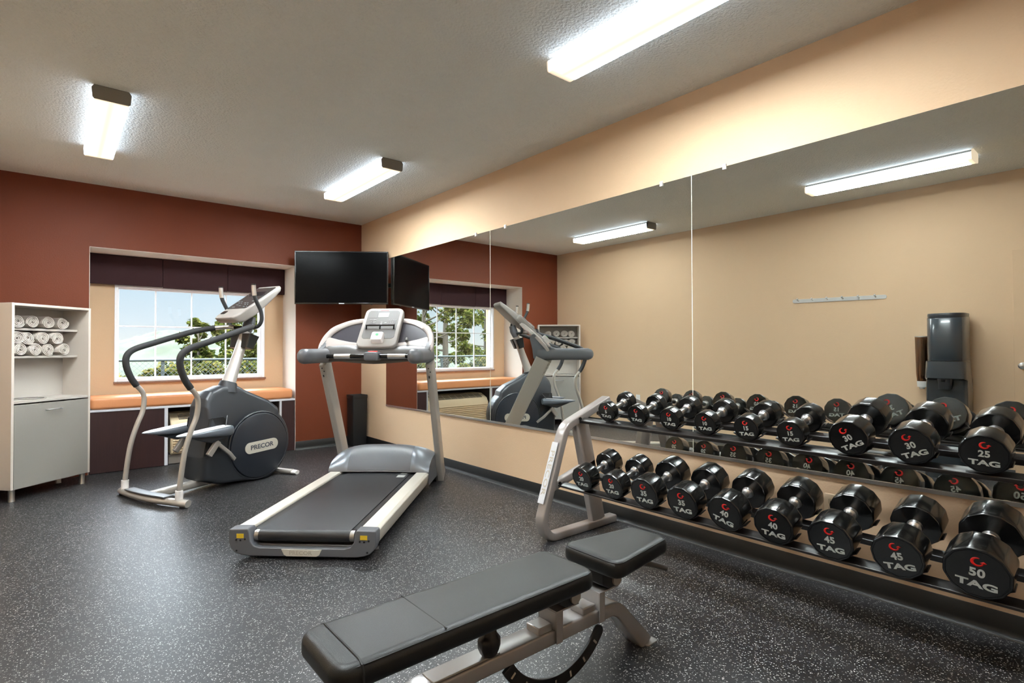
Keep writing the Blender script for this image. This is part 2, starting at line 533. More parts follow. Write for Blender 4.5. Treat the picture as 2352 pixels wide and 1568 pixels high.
def fillet(pts, rs, n=6, closed=False):
    """round the inner corners of a polyline (any dimension)"""
    P = [Vector(p) for p in pts]; out = []
    N = len(P)
    for i in range(N):
        r = rs[i] if isinstance(rs, (list, tuple)) else rs
        if (not closed and i in (0, N - 1)) or r <= 0:
            out.append(P[i]); continue
        a = P[(i - 1) % N]; b = P[i]; c = P[(i + 1) % N]
        u = (a - b); v = (c - b)
        lu, lv = u.length, v.length
        u.normalize(); v.normalize()
        ang = math.acos(max(-1, min(1, u.dot(v))))
        d = min(r / math.tan(ang / 2), lu * .49, lv * .49) if ang < PI - 1e-3 else 0
        p0 = b + u * d; p2 = b + v * d
        for k in range(n + 1):
            t = k / n
            out.append(p0 * (1 - t) ** 2 + b * 2 * t * (1 - t) + p2 * t * t)
    return out

def sm(pts, n=6):
    P = [Vector(p) for p in pts]; out = []
    for i in range(len(P) - 1):
        p0 = P[max(i - 1, 0)]; p1 = P[i]; p2 = P[i + 1]; p3 = P[min(i + 2, len(P) - 1)]
        for k in range(n):
            t = k / n
            out.append(0.5 * ((2 * p1) + (p2 - p0) * t + (2 * p0 - 5 * p1 + 4 * p2 - p3) * t * t + (3 * p1 - p0 - 3 * p2 + p3) * t ** 3))
    out.append(P[-1])
    return out

def tag(o, label, cat, group=None, kind=None):
    o['label'] = label
    o['category'] = cat
    if group: o['group'] = group
    if kind: o['kind'] = kind
    return o

def thing(name, label, cat, loc=(0, 0, 0), rotz=0.0, group=None):
    o = bpy.data.objects.new(name, None)
    o.empty_display_size = 0.1
    COL.objects.link(o)
    o.location = loc
    o.rotation_euler = (0, 0, rotz)
    return tag(o, label, cat, group)

def struct(name, g, mat, bevel=0.0, parent=None, angle=35):
    o = g.build(name, mat, parent, bevel=bevel, angle=angle)
    if parent is None: o['kind'] = 'structure'
    return o

def text_mesh(name, body, size, mat, sx=1.0, off=0.0, ext=0.0006, spacing=1.0):
    cu = bpy.data.curves.new(name, 'FONT')
    cu.body = body; cu.size = size
    cu.align_x = 'CENTER'; cu.align_y = 'CENTER'
    cu.extrude = ext; cu.offset = off; cu.resolution_u = 4
    cu.space_character = spacing
    ob = bpy.data.objects.new(name, cu)
    COL.objects.link(ob)
    dg = bpy.context.evaluated_depsgraph_get()
    dg.update()
    me = bpy.data.meshes.new_from_object(ob.evaluated_get(dg))
    bpy.data.objects.remove(ob)
    me.name = name
    for v in me.vertices: v.co.x *= sx
    me.materials.clear(); me.materials.append(mat)
    return me

def put(name, me, parent, mtx, label=None):
    o = bpy.data.objects.new(name, me)
    COL.objects.link(o)
    if parent: o.parent = parent
    o.matrix_local = mtx
    if label: o['label'] = label
    return o
def T(x, y, z): return Matrix.Translation((x, y, z))
def RX(a): return Matrix.Rotation(a, 4, 'X')
def RY(a): return Matrix.Rotation(a, 4, 'Y')
def RZ(a): return Matrix.Rotation(a, 4, 'Z')

# ================================================================ THE ROOM
H = 2.74
XL, YR = -3.498, -7.6            # left wall, rear wall
AX0, AX1, AZ, AD = -2.714, -0.811, 2.148, 0.4506     # window alcove
WX0, WX1, WZ0, WZ1 = -2.49, -1.03, 0.842, 1.86       # window opening

struct('floor', G().box(XL - .12, .12, YR - .12, AD + .05, -.12, 0), M['floor'])
struct('ceiling', G().box(XL - .12, .12, YR - .12, AD + .2, H, H + .15), M['ceiling'])
struct('wall_right', G().box(0, .12, YR, AD + .2, 0, H), M['wall_tan'])
struct('wall_left', G().box(XL - .12, XL, YR, AD + .2, 0, H), M['wall_tan'])
struct('wall_front', G().box(XL - .12, .12, YR - .12, YR, 0, H), M['wall_tan'])
g = G()
g.box(XL, AX0, 0, AD + .2, 0, H).box(AX1, 0, 0, AD + .2, 0, H).box(AX0, AX1, 0, AD + .2, AZ, H)
struct('wall_back', g, M['wall_brown'])
e = .004
g = G()
g.box(AX0, AX0 + e, .001, AD, 0, AZ).box(AX1 - e, AX1, .001, AD, 0, AZ).box(AX0 + e, AX1 - e, .001, AD, AZ - e, AZ)
struct('wall_reveal', g, M['reveal'])
g = G()
g.box(AX0, WX0, AD, AD + .2, 0, AZ).box(WX1, AX1, AD, AD + .2, 0, AZ).box(WX0, WX1, AD, AD + .2, 0, WZ0 - .02).box(WX0, WX1, AD, AD + .2, WZ1, AZ)
struct('wall_alcove', g, M['alcove'])

def baseboard(name, x0, x1, y0, y1, nx, ny):
    """runs from (x0,y0) to (x1,y1) along a wall; (nx,ny) points into the room"""
    prof = [(0, 0.0), (.016, 0.0), (.016, .006), (.008, .014), (.005, .03), (.005, .096), (.003, .0995), (0, .0995)]
    g = G(); vs_ = []
    for (x, y) in ((x0, y0), (x1, y1)):
        vs_ += [(x + nx * d, y + ny * d, z) for d, z in prof]
    n = len(prof)
    fs = [tuple(range(n)), tuple(range(2 * n - 1, n - 1, -1))] + [(i, (i + 1) % n, n + (i + 1) % n, n + i) for i in range(n)]
    g.add(vs_, fs)
    o = struct(name, g, M['base_black'])
    l = G()
    if nx: l.box(min(x0, x0 + nx * .0225), max(x0, x0 + nx * .0225), min(y0, y1), max(y0, y1), 0.0, .0055)
    else: l.box(min(x0, x1), max(x0, x1), min(y0, y0 + ny * .0225), max(y0, y0 + ny * .0225), 0.0, .0055)
    l.build('toe_lip', M['lip'], o)
    return o
baseboard('baseboard_right', 0, 0, YR, 0, -1, 0)
baseboard('baseboard_back', AX1, -.006, 0, 0, 0, -1)
baseboard('baseboard_left', XL, XL, YR, 0, 1, 0)

# window with muntins, glass and stone sill
w = G()
fw = .028
w.box(WX0, WX0 + fw, AD - .012, AD + .10, WZ0, WZ1).box(WX1 - .03, WX1, AD - .012, AD + .10, WZ0, WZ1)
w.box(WX0 + fw, WX1 - .03, AD - .012, AD + .10, WZ0, WZ0 + .032).box(WX0 + fw, WX1 - .03, AD - .012, AD + .10, WZ1 - .035, WZ1)
win = struct('window_1', w, M['white_vinyl'], bevel=.003)
s = G()
gx0, gx1, gz0, gz1 = WX0 + fw, WX1 - .03, WZ0 + .032, WZ1 - .035
s.box(gx0, gx0 + .012, AD + .03, AD + .06, gz0, gz1).box(gx1 - .034, gx1, AD + .03, AD + .06, gz0, gz1)
s.box(gx0 + .012, gx1 - .034, AD + .03, AD + .06, gz0, gz0 + .012).box(gx0 + .012, gx1 - .034, AD + .03, AD + .06, gz1 - .02, gz1)
s.build('sash', M['white_vinyl'], win, bevel=.002)
mu = G()
for x in (-2.128, -1.789, -1.442):
    mu.box(x - .007, x + .007, AD + .036, AD + .048, gz0 + .01, gz1 - .01)
mu.box(gx0 + .01, gx1 - .03, AD + .037, AD + .047, 1.414, 1.427)
mu.build('muntin', M['white_vinyl'], win, bevel=.002)
G().box(gx0 + .004, gx1 - .02, AD + .050, AD + .054, gz0 + .004, gz1 - .004).build('glass', M['glass'], win)
G().box(WX0 - .006, WX1 + .012, AD - .03, AD + .12, WZ0 - .02, WZ0).build('window_sill', M['granite'], win, bevel=.004)

# beige door on the left wall, only its knob edges into the photo
d = G().box(XL, XL + .012, -6.57, -5.66, 0.005, 2.03)
door = struct('door_1', d, M['door_paint'], bevel=.003)
k = G()
k.lathe([(.0, 0), (.030, 0), (.030, .006), (.012, .010), (.010, .035), (.020, .042), (.027, .055), (.026, .068), (.015, .076), (.0005, .078)], 24, (XL + .012, -5.72, 1.016), 'x')
k.build('door_knob', M['chrome'], door)

# ================================================================ MIRRORS
mz = lambda y: .5404 - 0.0 + (y + 3.5) * -.0043 - .004
seams = [-.679, -2.657, -4.652, -6.647]
labels = ['tall frameless wall mirror nearest the corner, behind the treadmill',
          'middle wall mirror between the two seams, above the left end of the dumbbell rack',
          'rightmost wall mirror beyond the second seam, above the heavier dumbbells']
for i in range(3):
    y1, y0 = seams[i], seams[i + 1]
    gp = .0022
    t = thing('wall_mirror', labels[i], 'mirror', (0, (y0 + y1) / 2, 0), group='mirrors on the right wall')
    yc = (y0 + y1) / 2
    a, b_ = y0 + gp - yc, y1 - gp - yc
    za, zb = mz(y0), mz(y1)
    vs_ = [(-.0006, a, za), (-.0006, b_, zb), (-.0006, b_, 2.2255), (-.0006, a, 2.2255), (-.006, a, za), (-.006, b_, zb), (-.006, b_, 2.2255), (-.006, a, 2.2255)]
    G().add(vs_, [(0, 1, 2, 3), (4, 7, 6, 5), (0, 4, 5, 1), (1, 5, 6, 2), (2, 6, 7, 3), (3, 7, 4, 0)]).build('mirror_glass', M['mirror'], t, angle=20)
    for cy_ in (y1 - .213, y0 + .213):
        if cy_ > -.9 : continue
        c = G().box(-.0125, 0, cy_ - .011 - yc, cy_ + .011 - yc, 2.2265, 2.240)
        c.box(-.0125, -.0065, cy_ - .011 - yc, cy_ + .011 - yc, 2.208, 2.2265)
        c.build('mirror_clip', M['white_pl'], t, bevel=.002)
for yy, nm in ((seams[1], 'left'), (seams[2], 'right')):
    z0 = mz(yy)
    o = G().box(-.0068, -.0002, yy - .0019, yy + .0019, z0, 2.2255).build('mirror_seam_strip', M['seam_strip'])
    tag(o, 'thin pale vertical strip in the ' + nm + ' joint between two wall mirrors', 'strip', 'joint strips of the wall mirrors')
ch = G()
ya, yb = seams[3], seams[0]
for (x0, x1, dz0, dz1) in ((-.0105, -.0072, -.012, .006), (-.0072, 0, -.012, -.004)):
    vs_ = [(x0, ya, mz(ya) + dz0), (x1, ya, mz(ya) + dz0), (x1, yb, mz(yb) + dz0), (x0, yb, mz(yb) + dz0),
           (x0, ya, mz(ya) + dz1), (x1, ya, mz(ya) + dz1), (x1, yb, mz(yb) + dz1), (x0, yb, mz(yb) + dz1)]
    ch.add(vs_, [(0, 3, 2, 1), (4, 5, 6, 7), (0, 1, 5, 4), (1, 2, 6, 5), (2, 3, 7, 6), (3, 0, 4, 7)])
tag(ch.build('mirror_channel', M['chrome']), 'long chrome channel strip holding the bottom edge of the wall mirrors', 'trim strip')

# ================================================================ CEILING LIGHTS
def lamp(x, y, label, near='lamp_cap'):
    t = thing('ceiling_light', label, 'ceiling light', (x, y, H), group='fluorescent ceiling lights')
    L2, Wd = .625, .0935
    prof = [(-.062, 0), (-.062, -.022), (.062, -.022), (.062, 0)]
    G().prism(prof, lambda u, v, q: (u, q, v), -L2 + .006, L2 - .006).build('housing', M['lamp_cap'], t)
    lp = [(-Wd, -.024), (-Wd, -.030), (-Wd * .97, -.072), (-Wd * .90, -.080), (Wd * .90, -.080), (Wd * .97, -.072), (Wd, -.030), (Wd, -.024)]
    G().prism(lp, lambda u, v, q: (u, q, v), -L2 + .009, L2 - .009).build('lens', M['lamp'], t)
    cp = [(-.085, 0), (-.097, -.018), (-.0965, -.030), (-.093, -.0745), (-.086, -.0825), (.086, -.0825), (.093, -.0745), (.0965, -.030), (.097, -.018), (.085, 0)]
    # only the end towards the rear of the room carries a solid cap, the far end shows a thin clear one
    G().prism(cp, lambda u, v, q: (u, q, v), -L2 - .004, -L2 + .009).build('end_cap', M[near], t, bevel=.003)
    G().prism(lp, lambda u, v, q: (u, q, v), L2 - .009, L2 + .001).build('lens_end', M['lamp_end'], t, bevel=.002)
    return t
lamp(-2.708, -1.822, 'ceiling light at upper left, seen end on, above the stair climber')
lamp(-.838, -1.79, 'middle ceiling light above the television, nearest the back corner')
lamp(-.858, -4.995, 'large ceiling light cut by the top of the photo, over the dumbbell rack')
lamp(-2.64, -4.93, 'ceiling light seen only in the mirror, above the hook rail', 'lamp_end')

# ================================================================ WINDOW ALCOVE FURNITURE
v = G(); pw = (AX1 - AX0 - .012) / 3
t = thing('window_valance', 'dark burgundy fabric window valance in three flat panels', 'valance', ((AX0 + AX1) / 2, .38, 1.84))
for i in range(3):
    a = AX0 + .006 + i * pw - (AX0 + AX1) / 2
    G().box(a + .0015, a + pw - .0015, 0, .03, (0, -.006, -.002)[i], AZ - e - 1.84 - .001).build('valance_panel', M['valance'], t, bevel=.004)

t = thing('alcove_bench', 'dark wood bench base under the window cushion with silver trim', 'bench', ((AX0 + AX1) / 2, 0, 0))
cx = (AX0 + AX1) / 2
def bb(x0, x1, y0, y1, z0, z1): return G().box(x0 - cx, x1 - cx, y0, y1, z0, z1)
bb(AX0 + .006, -2.106, .004, .024, .005, .583).build('front_panel', M['darkwood'], t, bevel=.002)
bb(-.966, AX1 - .008, .004, .024, .005, .583).build('front_panel', M['darkwood'], t, bevel=.002)
bb(-2.106, -2.076, -.002, .03, .005, .583).build('upright_trim', M['silvertrim'], t, bevel=.002)
bb(-.986, -.966, -.002, .03, .005, .583).build('upright_trim', M['silvertrim'], t, bevel=.002)
bb(AX0 + .006, AX1 - .008, -.006, .43, .583, .6045).build('seat_board', M['silvertrim'], t, bevel=.002)
iv = bb(-2.10, -.972, .415, .43, .005, .58)
iv.box(-2.10 - cx, -2.085 - cx, .03, .415, .005, .58).box(-.985 - cx, -.972 - cx, .03, .415, .005, .58)
iv.build('niche_lining', M['hollow'], t)
# cushion: rounded slab
def cushion(name, cx0, cx1, y0, y1, z0, z1, r, mat, parent=None):
    g = G(); rg = []
    W = (cx1 - cx0) / 2; D = (y1 - y0) / 2; c = ((cx0 + cx1) / 2, (y0 + y1) / 2)
    for k in range(7):
        a = -PI / 2 + k * PI / 12
        ins = r * (1 - math.cos(a)); rg.append((ins, z0 + r + r * math.sin(a)))
    for k in range(7):
        a = k * PI / 12
        ins = r * (1 - math.cos(a)); rg.append((ins, z1 - r + r * math.sin(a)))
    rings = [[(c[0] + u, c[1] + vv, z) for u, vv in rrect(W - ins, D - ins, max(.035 - ins * .5, .004), 4)] for ins, z in rg]
    g.rings(rings)
    return g.build(name, mat, parent, angle=60)
t = thing('bench_cushion', 'long tan vinyl cushion on the bench under the window', 'cushion', (0, 0, .605))
cushion('pad', AX0 + .012, -.842, -.012, .425, .0, .113, .028, M['cushion'], t)

# air conditioner in the niche
t = thing('wall_air_conditioner', 'beige through-wall air conditioner inside the bench niche below the window', 'air conditioner', (-1.53, .02, 0))
body = [(.40, .10), (.015, .10), (.0, .118), (.0, .385), (.035, .445), (.17, .505), (.40, .505)]
G().prism(body, lambda u, vv, q: (q, u, vv), -.52, .52).build('case', M['ac'], t, bevel=.012, bseg=3)
G().box(-.535, .535, .03, .39, .004, .099).build('sleeve', M['ac_sill'], t, bevel=.003)
lv = G()
for k in range(9):
    z = .135 + k * .0265
    lv.bar([(-.50, -.006, z), (.50, -.006, z)], (0, .9, -.45), .020, .010, .004)
lv.build('louver', M['ac'], t)
gr = G()
sl = Vector((0, .135, .06)).normalized()
def P(x, s_, o): return Vector((x, .035, .445)) + sl * s_ + Vector((0, -sl.z, sl.y)) * o
gr.add([P(-.44, .012, .004), P(.44, .012, .004), P(.44, .132, .004), P(-.44, .132, .004), P(-.44, .012, -.004), P(.44, .012, -.004), P(.44, .132, -.004), P(-.44, .132, -.004)],
       [(0, 1, 2, 3), (4, 7, 6, 5), (0, 4, 5, 1), (1, 5, 6, 2), (2, 6, 7, 3), (3, 7, 4, 0)])
gr.build('top_grille', M['ac_dark'], t)
gl = G()
for k in range(7):
    gl.bar([P(-.44, .02 + k * .017, .006), P(.44, .02 + k * .017, .006)], (0, 0, 1), .0022, .0022, .001, 1)
for x in (-.33, -.22, -.11, 0, .11, .22, .33):
    gl.bar([P(x, .012, .006), P(x, .132, .006)], (1, 0, 0), .004, .002, .001, 1)
gl.build('grille_bars', M['ac'], t)

# ================================================================ TOWEL CABINET (across the left corner)
thc = math.atan2(.767, -.641)
cab = thing('towel_cabinet', 'tall white towel cabinet with open shelves and a grey tilt-out door', 'cabinet', ((-3.212 - 2.715) / 2, (-.783 - .368) / 2, 0), thc - PI / 2)
CW, CD, CZ0, CZ1 = .324, .40, .093, 1.541
# clip the back corners so the cabinet fits across the room corner
def cabplan(ins=0.0): return [(-CW + ins, 0 + 0), (CW - ins, 0), (CW - ins, .36 - ins), (.24 - ins, CD - ins), (-.20 + ins, CD - ins), (-CW + ins, .27 - ins)]
G().box(-CW, -CW + .020, 0, .27, CZ0, CZ1).build('side_panel', M['laminate'], cab, bevel=.002)
G().box(CW - .020, CW, 0, .33, CZ0, CZ1).build('side_panel', M['laminate'], cab, bevel=.002)
G().box(-CW + .020, CW - .020, 0, .33, CZ1 - .020, CZ1).build('top_panel', M['laminate'], cab, bevel=.002)
G().box(-CW + .020, CW - .020, 0, .30, CZ0, CZ0 + .018).build('bottom_panel', M['laminate'], cab, bevel=.002)
G().box(-CW + .020, CW - .020, .27, .285, CZ0 + .018, CZ1 - .020).build('back_panel', M['lam_in'], cab)
G().box(-CW + .020, CW - .020, .115, .27, 1.333, 1.351).build('shelf', M['lam_in'], cab, bevel=.001)
G().box(-CW + .020, CW - .020, .115, .27, 1.108, 1.126).build('shelf', M['lam_in'], cab, bevel=.001)
G().box(-CW + .020, CW - .020, .002, .27, .755, .776).build('counter', M['lam_in'], cab, bevel=.002)
dr = G().box(-CW + .021, CW - .021, -.002, .016, CZ0 + .002, .744).build('tilt_door', M['door_grey'], cab, bevel=.0015)
h = G(); h.tube(fillet([(-.062, -.002, .688), (-.062, -.026, .688), (.058, -.026, .688), (.058, -.002, .688)], .01, 4), .0045, 8)
h.build('door_handle', M['chrome'], dr)
rg = G(); rg.lathe([(.098, .0), (.112, .0), (.112, .004), (.108, .006), (.098, .006)], 36, (-.09, .135, .776))
rg.v = rg.v; rg.f = [f for f in rg.f if len(f) == 4]
rg.build('drop_hole_ring', M['chrome'], cab)
for (x, y) in ((-CW + .03, .03), (CW - .045, .03), (-CW + .05, .24), (CW - .06, .26)):
    G().lathe([(.021, 0), (.023, .004), (.021, .008), (.021, CZ0)], 20, (x, y, 0)).build('leg', M['steel'], cab)
# the small dark dispenser seen in the mirror on the counter
c = cab
# rolled towels: spiral end, soft cylinder
def towel_mesh(seed):
    rnd = random.Random(seed)
    g = G(); n = 84; turns = 3.6; L_ = .15
    R0, R1 = .008, .050
    sx, sz = 1 + rnd.uniform(-.05, .07), 1 + rnd.uniform(-.05, .05)
    ph = rnd.uniform(0, 2 * PI)
    rows = []
    th = (R1 - R0) / turns * .92
    for i in range(n + 1):
        t = i / n; a = ph + t * turns * 2 * PI
        r = R0 + (R1 - R0) * t + .0012 * math.sin(a * 3 + seed)
        for_ = []
        ca, sa = math.cos(a), math.sin(a)
        ro, ri = r + th / 2, r - th / 2
        endj = .006 * math.sin(a * 2.3 + seed) - .012 * (1 - t) * (1 - t)
        sec = [(ro, .008 - endj * .3), (ro - th * .22, .0 - endj * .3), (ri + th * .22, .0 - endj * .3), (ri, .008 - endj * .3), (ri, L_), (ro, L_)]
        rows.append([(ca * q * sx, y, sa * q * sz) for q, y in sec])
    g.rings(rows)
    return g
spots = []
for x, z in ((-.200, 1.351), (-.092, 1.351), (.036, 1.351), (.160, 1.351)): spots.append((x, z + .051, 'shelf'))
for x in (-.178, -.068, .044, .172): spots.append((x, 1.126 + .050, 'low'))
for x in (-.205, -.118, -.001, .112): spots.append((x, 1.126 + .143, 'mid'))
names = ['leftmost white rolled towel on the upper cabinet shelf, half behind the side panel', 'large second white rolled towel from the left on the upper cabinet shelf',
         'third white rolled towel from the left on the upper cabinet shelf', 'rightmost white rolled towel on the upper cabinet shelf',
         'leftmost white rolled towel lying directly on the lower cabinet shelf', 'second rolled towel from the left lying directly on the lower cabinet shelf',
         'third rolled towel from the left lying directly on the lower cabinet shelf', 'rightmost white rolled towel lying directly on the lower cabinet shelf',
         'leftmost rolled towel in the second layer of the lower shelf stack', 'second rolled towel from the left in the second layer of the stack',
         'third rolled towel from the left in the second layer of the stack', 'rightmost rolled towel in the second layer of the lower shelf stack']
tm_ = [towel_mesh(3).mesh('rolled_towel', M['towel'], 50), towel_mesh(11).mesh('rolled_towel', M['towel'], 50), towel_mesh(29).mesh('rolled_towel', M['towel'], 50)]
Mc = T(*cab.location) @ RZ(thc - PI / 2)
for i, (x, z, kd) in enumerate(spots):
    o = bpy.data.objects.new('rolled_towel', tm_[i % 3])
    COL.objects.link(o)
    jy = random.uniform(-.008, .008)
    o.matrix_world = Mc @ T(x, .104 + jy, z) @ RZ(random.uniform(-.05, .05)) @ RY(random.uniform(-.6, .6))
    tag(o, names[i], 'towel', 'rolled towels in the cabinet')

# ================================================================ CORNER: BIN AND TELEVISION
t = thing('waste_bin', 'tall square black waste bin in the corner below the television', 'bin', (-.127, -.158, 0), 0)
g = G(); rg = []
for z, s_ in ((0, .082), (.01, .086), (.60, .092), (.612, .094), (.618, .091)): rg.append([(u, vv, z) for u, vv in rrect(s_, s_, .012, 3)])
for z, s_ in ((.612, .086), (.30, .080)): rg.append([(u, vv, z) for u, vv in rrect(s_, s_, .010, 3)])
g.rings(rg); g.build('bin_body', M['bin'], t)
g = G(); rg = [[(u, vv, z) for u, vv in rrect(s_, s_, .012, 3)] for z, s_ in ((.575, .0925), (.58, .095), (.612, .0955), (.618, .0945))]
g.rings(rg, cap=False); g.build('bin_rim', M['black_plastic'], t)

p0 = Vector((-.889, -.19, 0)); p1 = Vector((-.041, -.797, 0))
tvc = (p0 + p1) / 2; d_ = (p1 - p0); tw = d_.length; ta = math.atan2(d_.y, d_.x)
tv = thing('wall_television', 'large black flat television hung across the back corner', 'television', (tvc.x, tvc.y, 1.685), ta)
tw2, th2 = tw / 2, .605
bz = G(); fr_ = [(-tw2, 0), (tw2, 0), (tw2, th2), (-tw2, th2)]
G().box(-tw2, tw2, -.004, .022, 0, .018).box(-tw2, tw2, -.004, .022, th2 - .014, th2).box(-tw2, -tw2 + .014, -.004, .022, .018, th2 - .014).box(tw2 - .014, tw2, -.004, .022, .018, th2 - .014).build('bezel', M['bezel'], tv, bevel=.003)
G().box(-tw2 + .014, tw2 - .014, .0, .02, .018, th2 - .014).build('screen', M['screen'], tv)
g = G(); g.box(-tw2 + .004, tw2 - .004, .022, .040, .004, th2 - .004)
g.box(-tw2 + .16, tw2 - .16, .040, .068, .05, th2 - .10); g.build('back_shell', M['black_plastic'], tv, bevel=.008)
G().box(-.030, .030, -.0065, -.004, .004, .013).build('logo_plate', M['silvertrim'], tv)
G().box(.33, .345, -.004, .012, -.005, 0).build('sensor', M['black_plastic'], tv)
ar = G(); ar.box(-.16, .16, .068, .082, .16, .40)
ar.bar([(0, .082, .29), (.0, .40, .29)], (1, 0, 0), .06, .05)
ar.build('wall_bracket', M['black_plastic'], tv, bevel=.003)

# ================================================================ LEFT WALL THINGS (seen in the mirror)
t = thing('coat_hook_rail', 'silver wall rail with six coat hooks, seen in the mirror', 'hook rail', (XL, -4.2545, 1.70))
pl = [(u, vv) for u, vv in rrect(.4585, .021, .0205, 8)]
G().prism(pl, lambda u, vv, q: (q, u, vv - u * .013 * -1), .0, .006).build('rail_plate', M['rail_silver'], t, bevel=.0012)
for y in (-3.863, -4.014, -4.165, -4.316, -4.467, -4.618):
    g = G(); yy = y + 4.2545
    z0 = .004 + yy * .013
    g.tube(fillet([(.005, yy, z0), (.03, yy, z0 - .004), (.045, yy, z0 + .012)], .01, 4), .0045, 8)
    g.ellips((.046, yy, z0 + .014), .011, .011, .011, 12, 8)
    g.build('hook', M['rail_silver'], t)

t = thing('water_cooler', 'tall dark grey plastic water cooler against the left wall, seen in the mirror', 'water cooler', (XL + .185, -5.235, 0))
def coolring(z, wx, wy, fx=0.0, r=.06): return [(u + fx, vv, z) for u, vv in rrect(wx, wy, r, 6)]
g = G()
g.rings([coolring(0, .165, .150), coolring(.02, .17, .155), coolring(.52, .17, .155), coolring(.60, .165, .152)]); g.build('lower_body', M['cooler'], t)
g = G()
g.rings([coolring(.60, .125, .152, -.04, .03), coolring(.88, .125, .152, -.04, .03), coolring(.90, .168, .150, 0), coolring(1.00, .168, .148, 0, .08), coolring(1.052, .165, .146, 0, .08)]); g.build('dispensing_bay', M['cooler'], t)
G().box(.05, .14, -.11, .11, .598, .615).build('drip_tray', M['cooler_dark'], t, bevel=.004)
g = G(); g.rings([coolring(.80, .03, .045, .115, .02), coolring(.86, .035, .05, .115, .02), coolring(.895, .04, .055, .11, .02)]); g.build('spout', M['cooler_dark'], t)
G().box(.145, .150, -.008, .024, .868, .882).build('cold_button', M['white_pl'], t)
def ovalring(z, k=1.0, dz=0.0):
    out = []
    for q in range(44):
        a = 2 * PI * q / 44
        ca, sa = math.cos(a), math.sin(a)
        ex = .62 if ca > 0 else .30
        out.append((.155 * k * math.copysign(abs(ca) ** ex, ca), .143 * k * math.copysign(abs(sa) ** (.80 if ca > 0 else .4), sa), z + dz * (-ca)))
    return out
g = G(); g.rings([ovalring(1.056, .985), ovalring(1.062, 1.0), ovalring(1.448, 1.0, .012), ovalring(1.452, .985, .012)])
g.build('bottle_cover', M['cooler'], t, angle=50)
g = G(); g.rings([ovalring(1.452, .97, .012), ovalring(1.476, .985, .004), ovalring(1.486, .97, 0), ovalring(1.488, .80, 0)]); g.build('top_lid', M['cooler_dark'], t, angle=50)

t = thing('cup_dispenser', 'smoky clear wall cup dispenser beside the water cooler, seen in the mirror', 'cup dispenser', (XL + .085, -5.015, .80))
g = G(); g.lathe([(.036, .05), (.042, .12), (.050, .48), (.052, .48), (.044, .12), (.038, .05)], 24); g.build('tube', M['smoke_clear'], t)
g = G(); g.lathe([(.034, .0), (.036, .05), (.040, .055), (.038, .0)], 24); g.build('outlet_ring', M['white_pl'], t)
g = G(); g.lathe([(.002, .485), (.053, .485), (.055, .475), (.054, .48)], 24); g.build('cap', M['steel'], t)
G().box(-.085, -.04, -.014, .014, .08, .46).build('wall_mount', M['steel'], t, bevel=.003)
g = G(); g.lathe([(.020, -.018), (.033, .052), (.0345, .054), (.032, .052), (.019, -.016)], 22)
cup = tag(g.build('paper_cup', M['white_pl']), 'white paper cup at the mouth of the smoky cup dispenser, seen in the mirror', 'cup')
cup.location = (XL + .085, -5.015, .80)

def outlet(loc, rot, mt, label, grp):
    t = thing('power_outlet', label, 'outlet', loc, rot, grp)
    G().prism(rrect(.0355, .0575, .004, 3), lambda u, vv, q: (q, u, vv), 0, .005).build('cover_plate', M[mt], t, bevel=.0015)
    for z in (-.020, .020):
        o = G().prism(rrect(.0165, .0135, .006, 4), lambda u, vv, q: (q, u, vv + z), .005, .0065).build('socket', M['outlet' if mt == 'plate' else 'white_pl'], t)
        G().box(.0062, .0068, -.007, -.005, z - .004, z + .005).box(.0062, .0068, .005, .007, z - .004, z + .005).build('slots', M['black_plastic'], o)
outlet((0, -5.415, .392), PI, 'plate', 'beige outlet plate on the wall behind the lower row of dumbbells', 'power outlets')
outlet((XL, -1.641, .45), 0, 'white_plate', 'white outlet plate on the left wall, seen in the mirror', 'power outlets')

# ================================================================ TREADMILL
TMTH = .817
tm = thing('treadmill', 'silver and grey treadmill pointing at the corner television', 'treadmill', (-1.878, -3.354, 0), TMTH - PI / 2)
def xz(y0): return lambda u, vv, q: (u, q, vv)
# side rails: outer face leans in towards the floor
for s_ in (-1, 1):
    prof = [(.312, .10), (.312, .160), (.318, .165), (.398, .165), (.4165, .150), (.410, .095), (.392, .055), (.34, .05)]
    prof = [(s_ * a, b) for a, b in prof]
    G().prism(prof, xz(0), .035, 1.78).build('side_rail', M['tm_silver'], tm, bevel=.006, bseg=3)
    G().box(min(s_ * .265, s_ * .313), max(s_ * .265, s_ * .313), .035, 1.55, .10, .150).build('rail_inner_strip', M['black_plastic'], tm)
G().box(-.33, .33, .03, 1.72, .035, .11).build('deck_base', M['black_plastic'], tm, bevel=.004)
bp_ = [(1.50, .154), (.02, .154)] + [(.02 + .034 * math.sin(-a), .12 + .034 * math.cos(a)) for a in [k * PI / 10 for k in range(1, 11)]] + [(1.50, .086)]
G().prism(bp_, lambda u, vv, q: (q, u, vv), -.262, .262).build('running_belt', M['belt'], tm, angle=50)
st = G()
for (y, wd) in ((1.432, .016), (1.395, .020), (1.31, .075)):
    x0 = .246 - (.060 if wd < .05 else .066)
    st.box(x0, .246 - .004, y - wd / 2, y + wd / 2, .1541, .1546)
st.build('belt_marking', M['print'], tm)
g = G(); g.cyl((-.287, .02, .12), (-.262, .02, .12), .031, 24).cyl((.262, .02, .12), (.287, .02, .12), .031, 24)
g.build('rear_roller_end', M['steel'], tm)
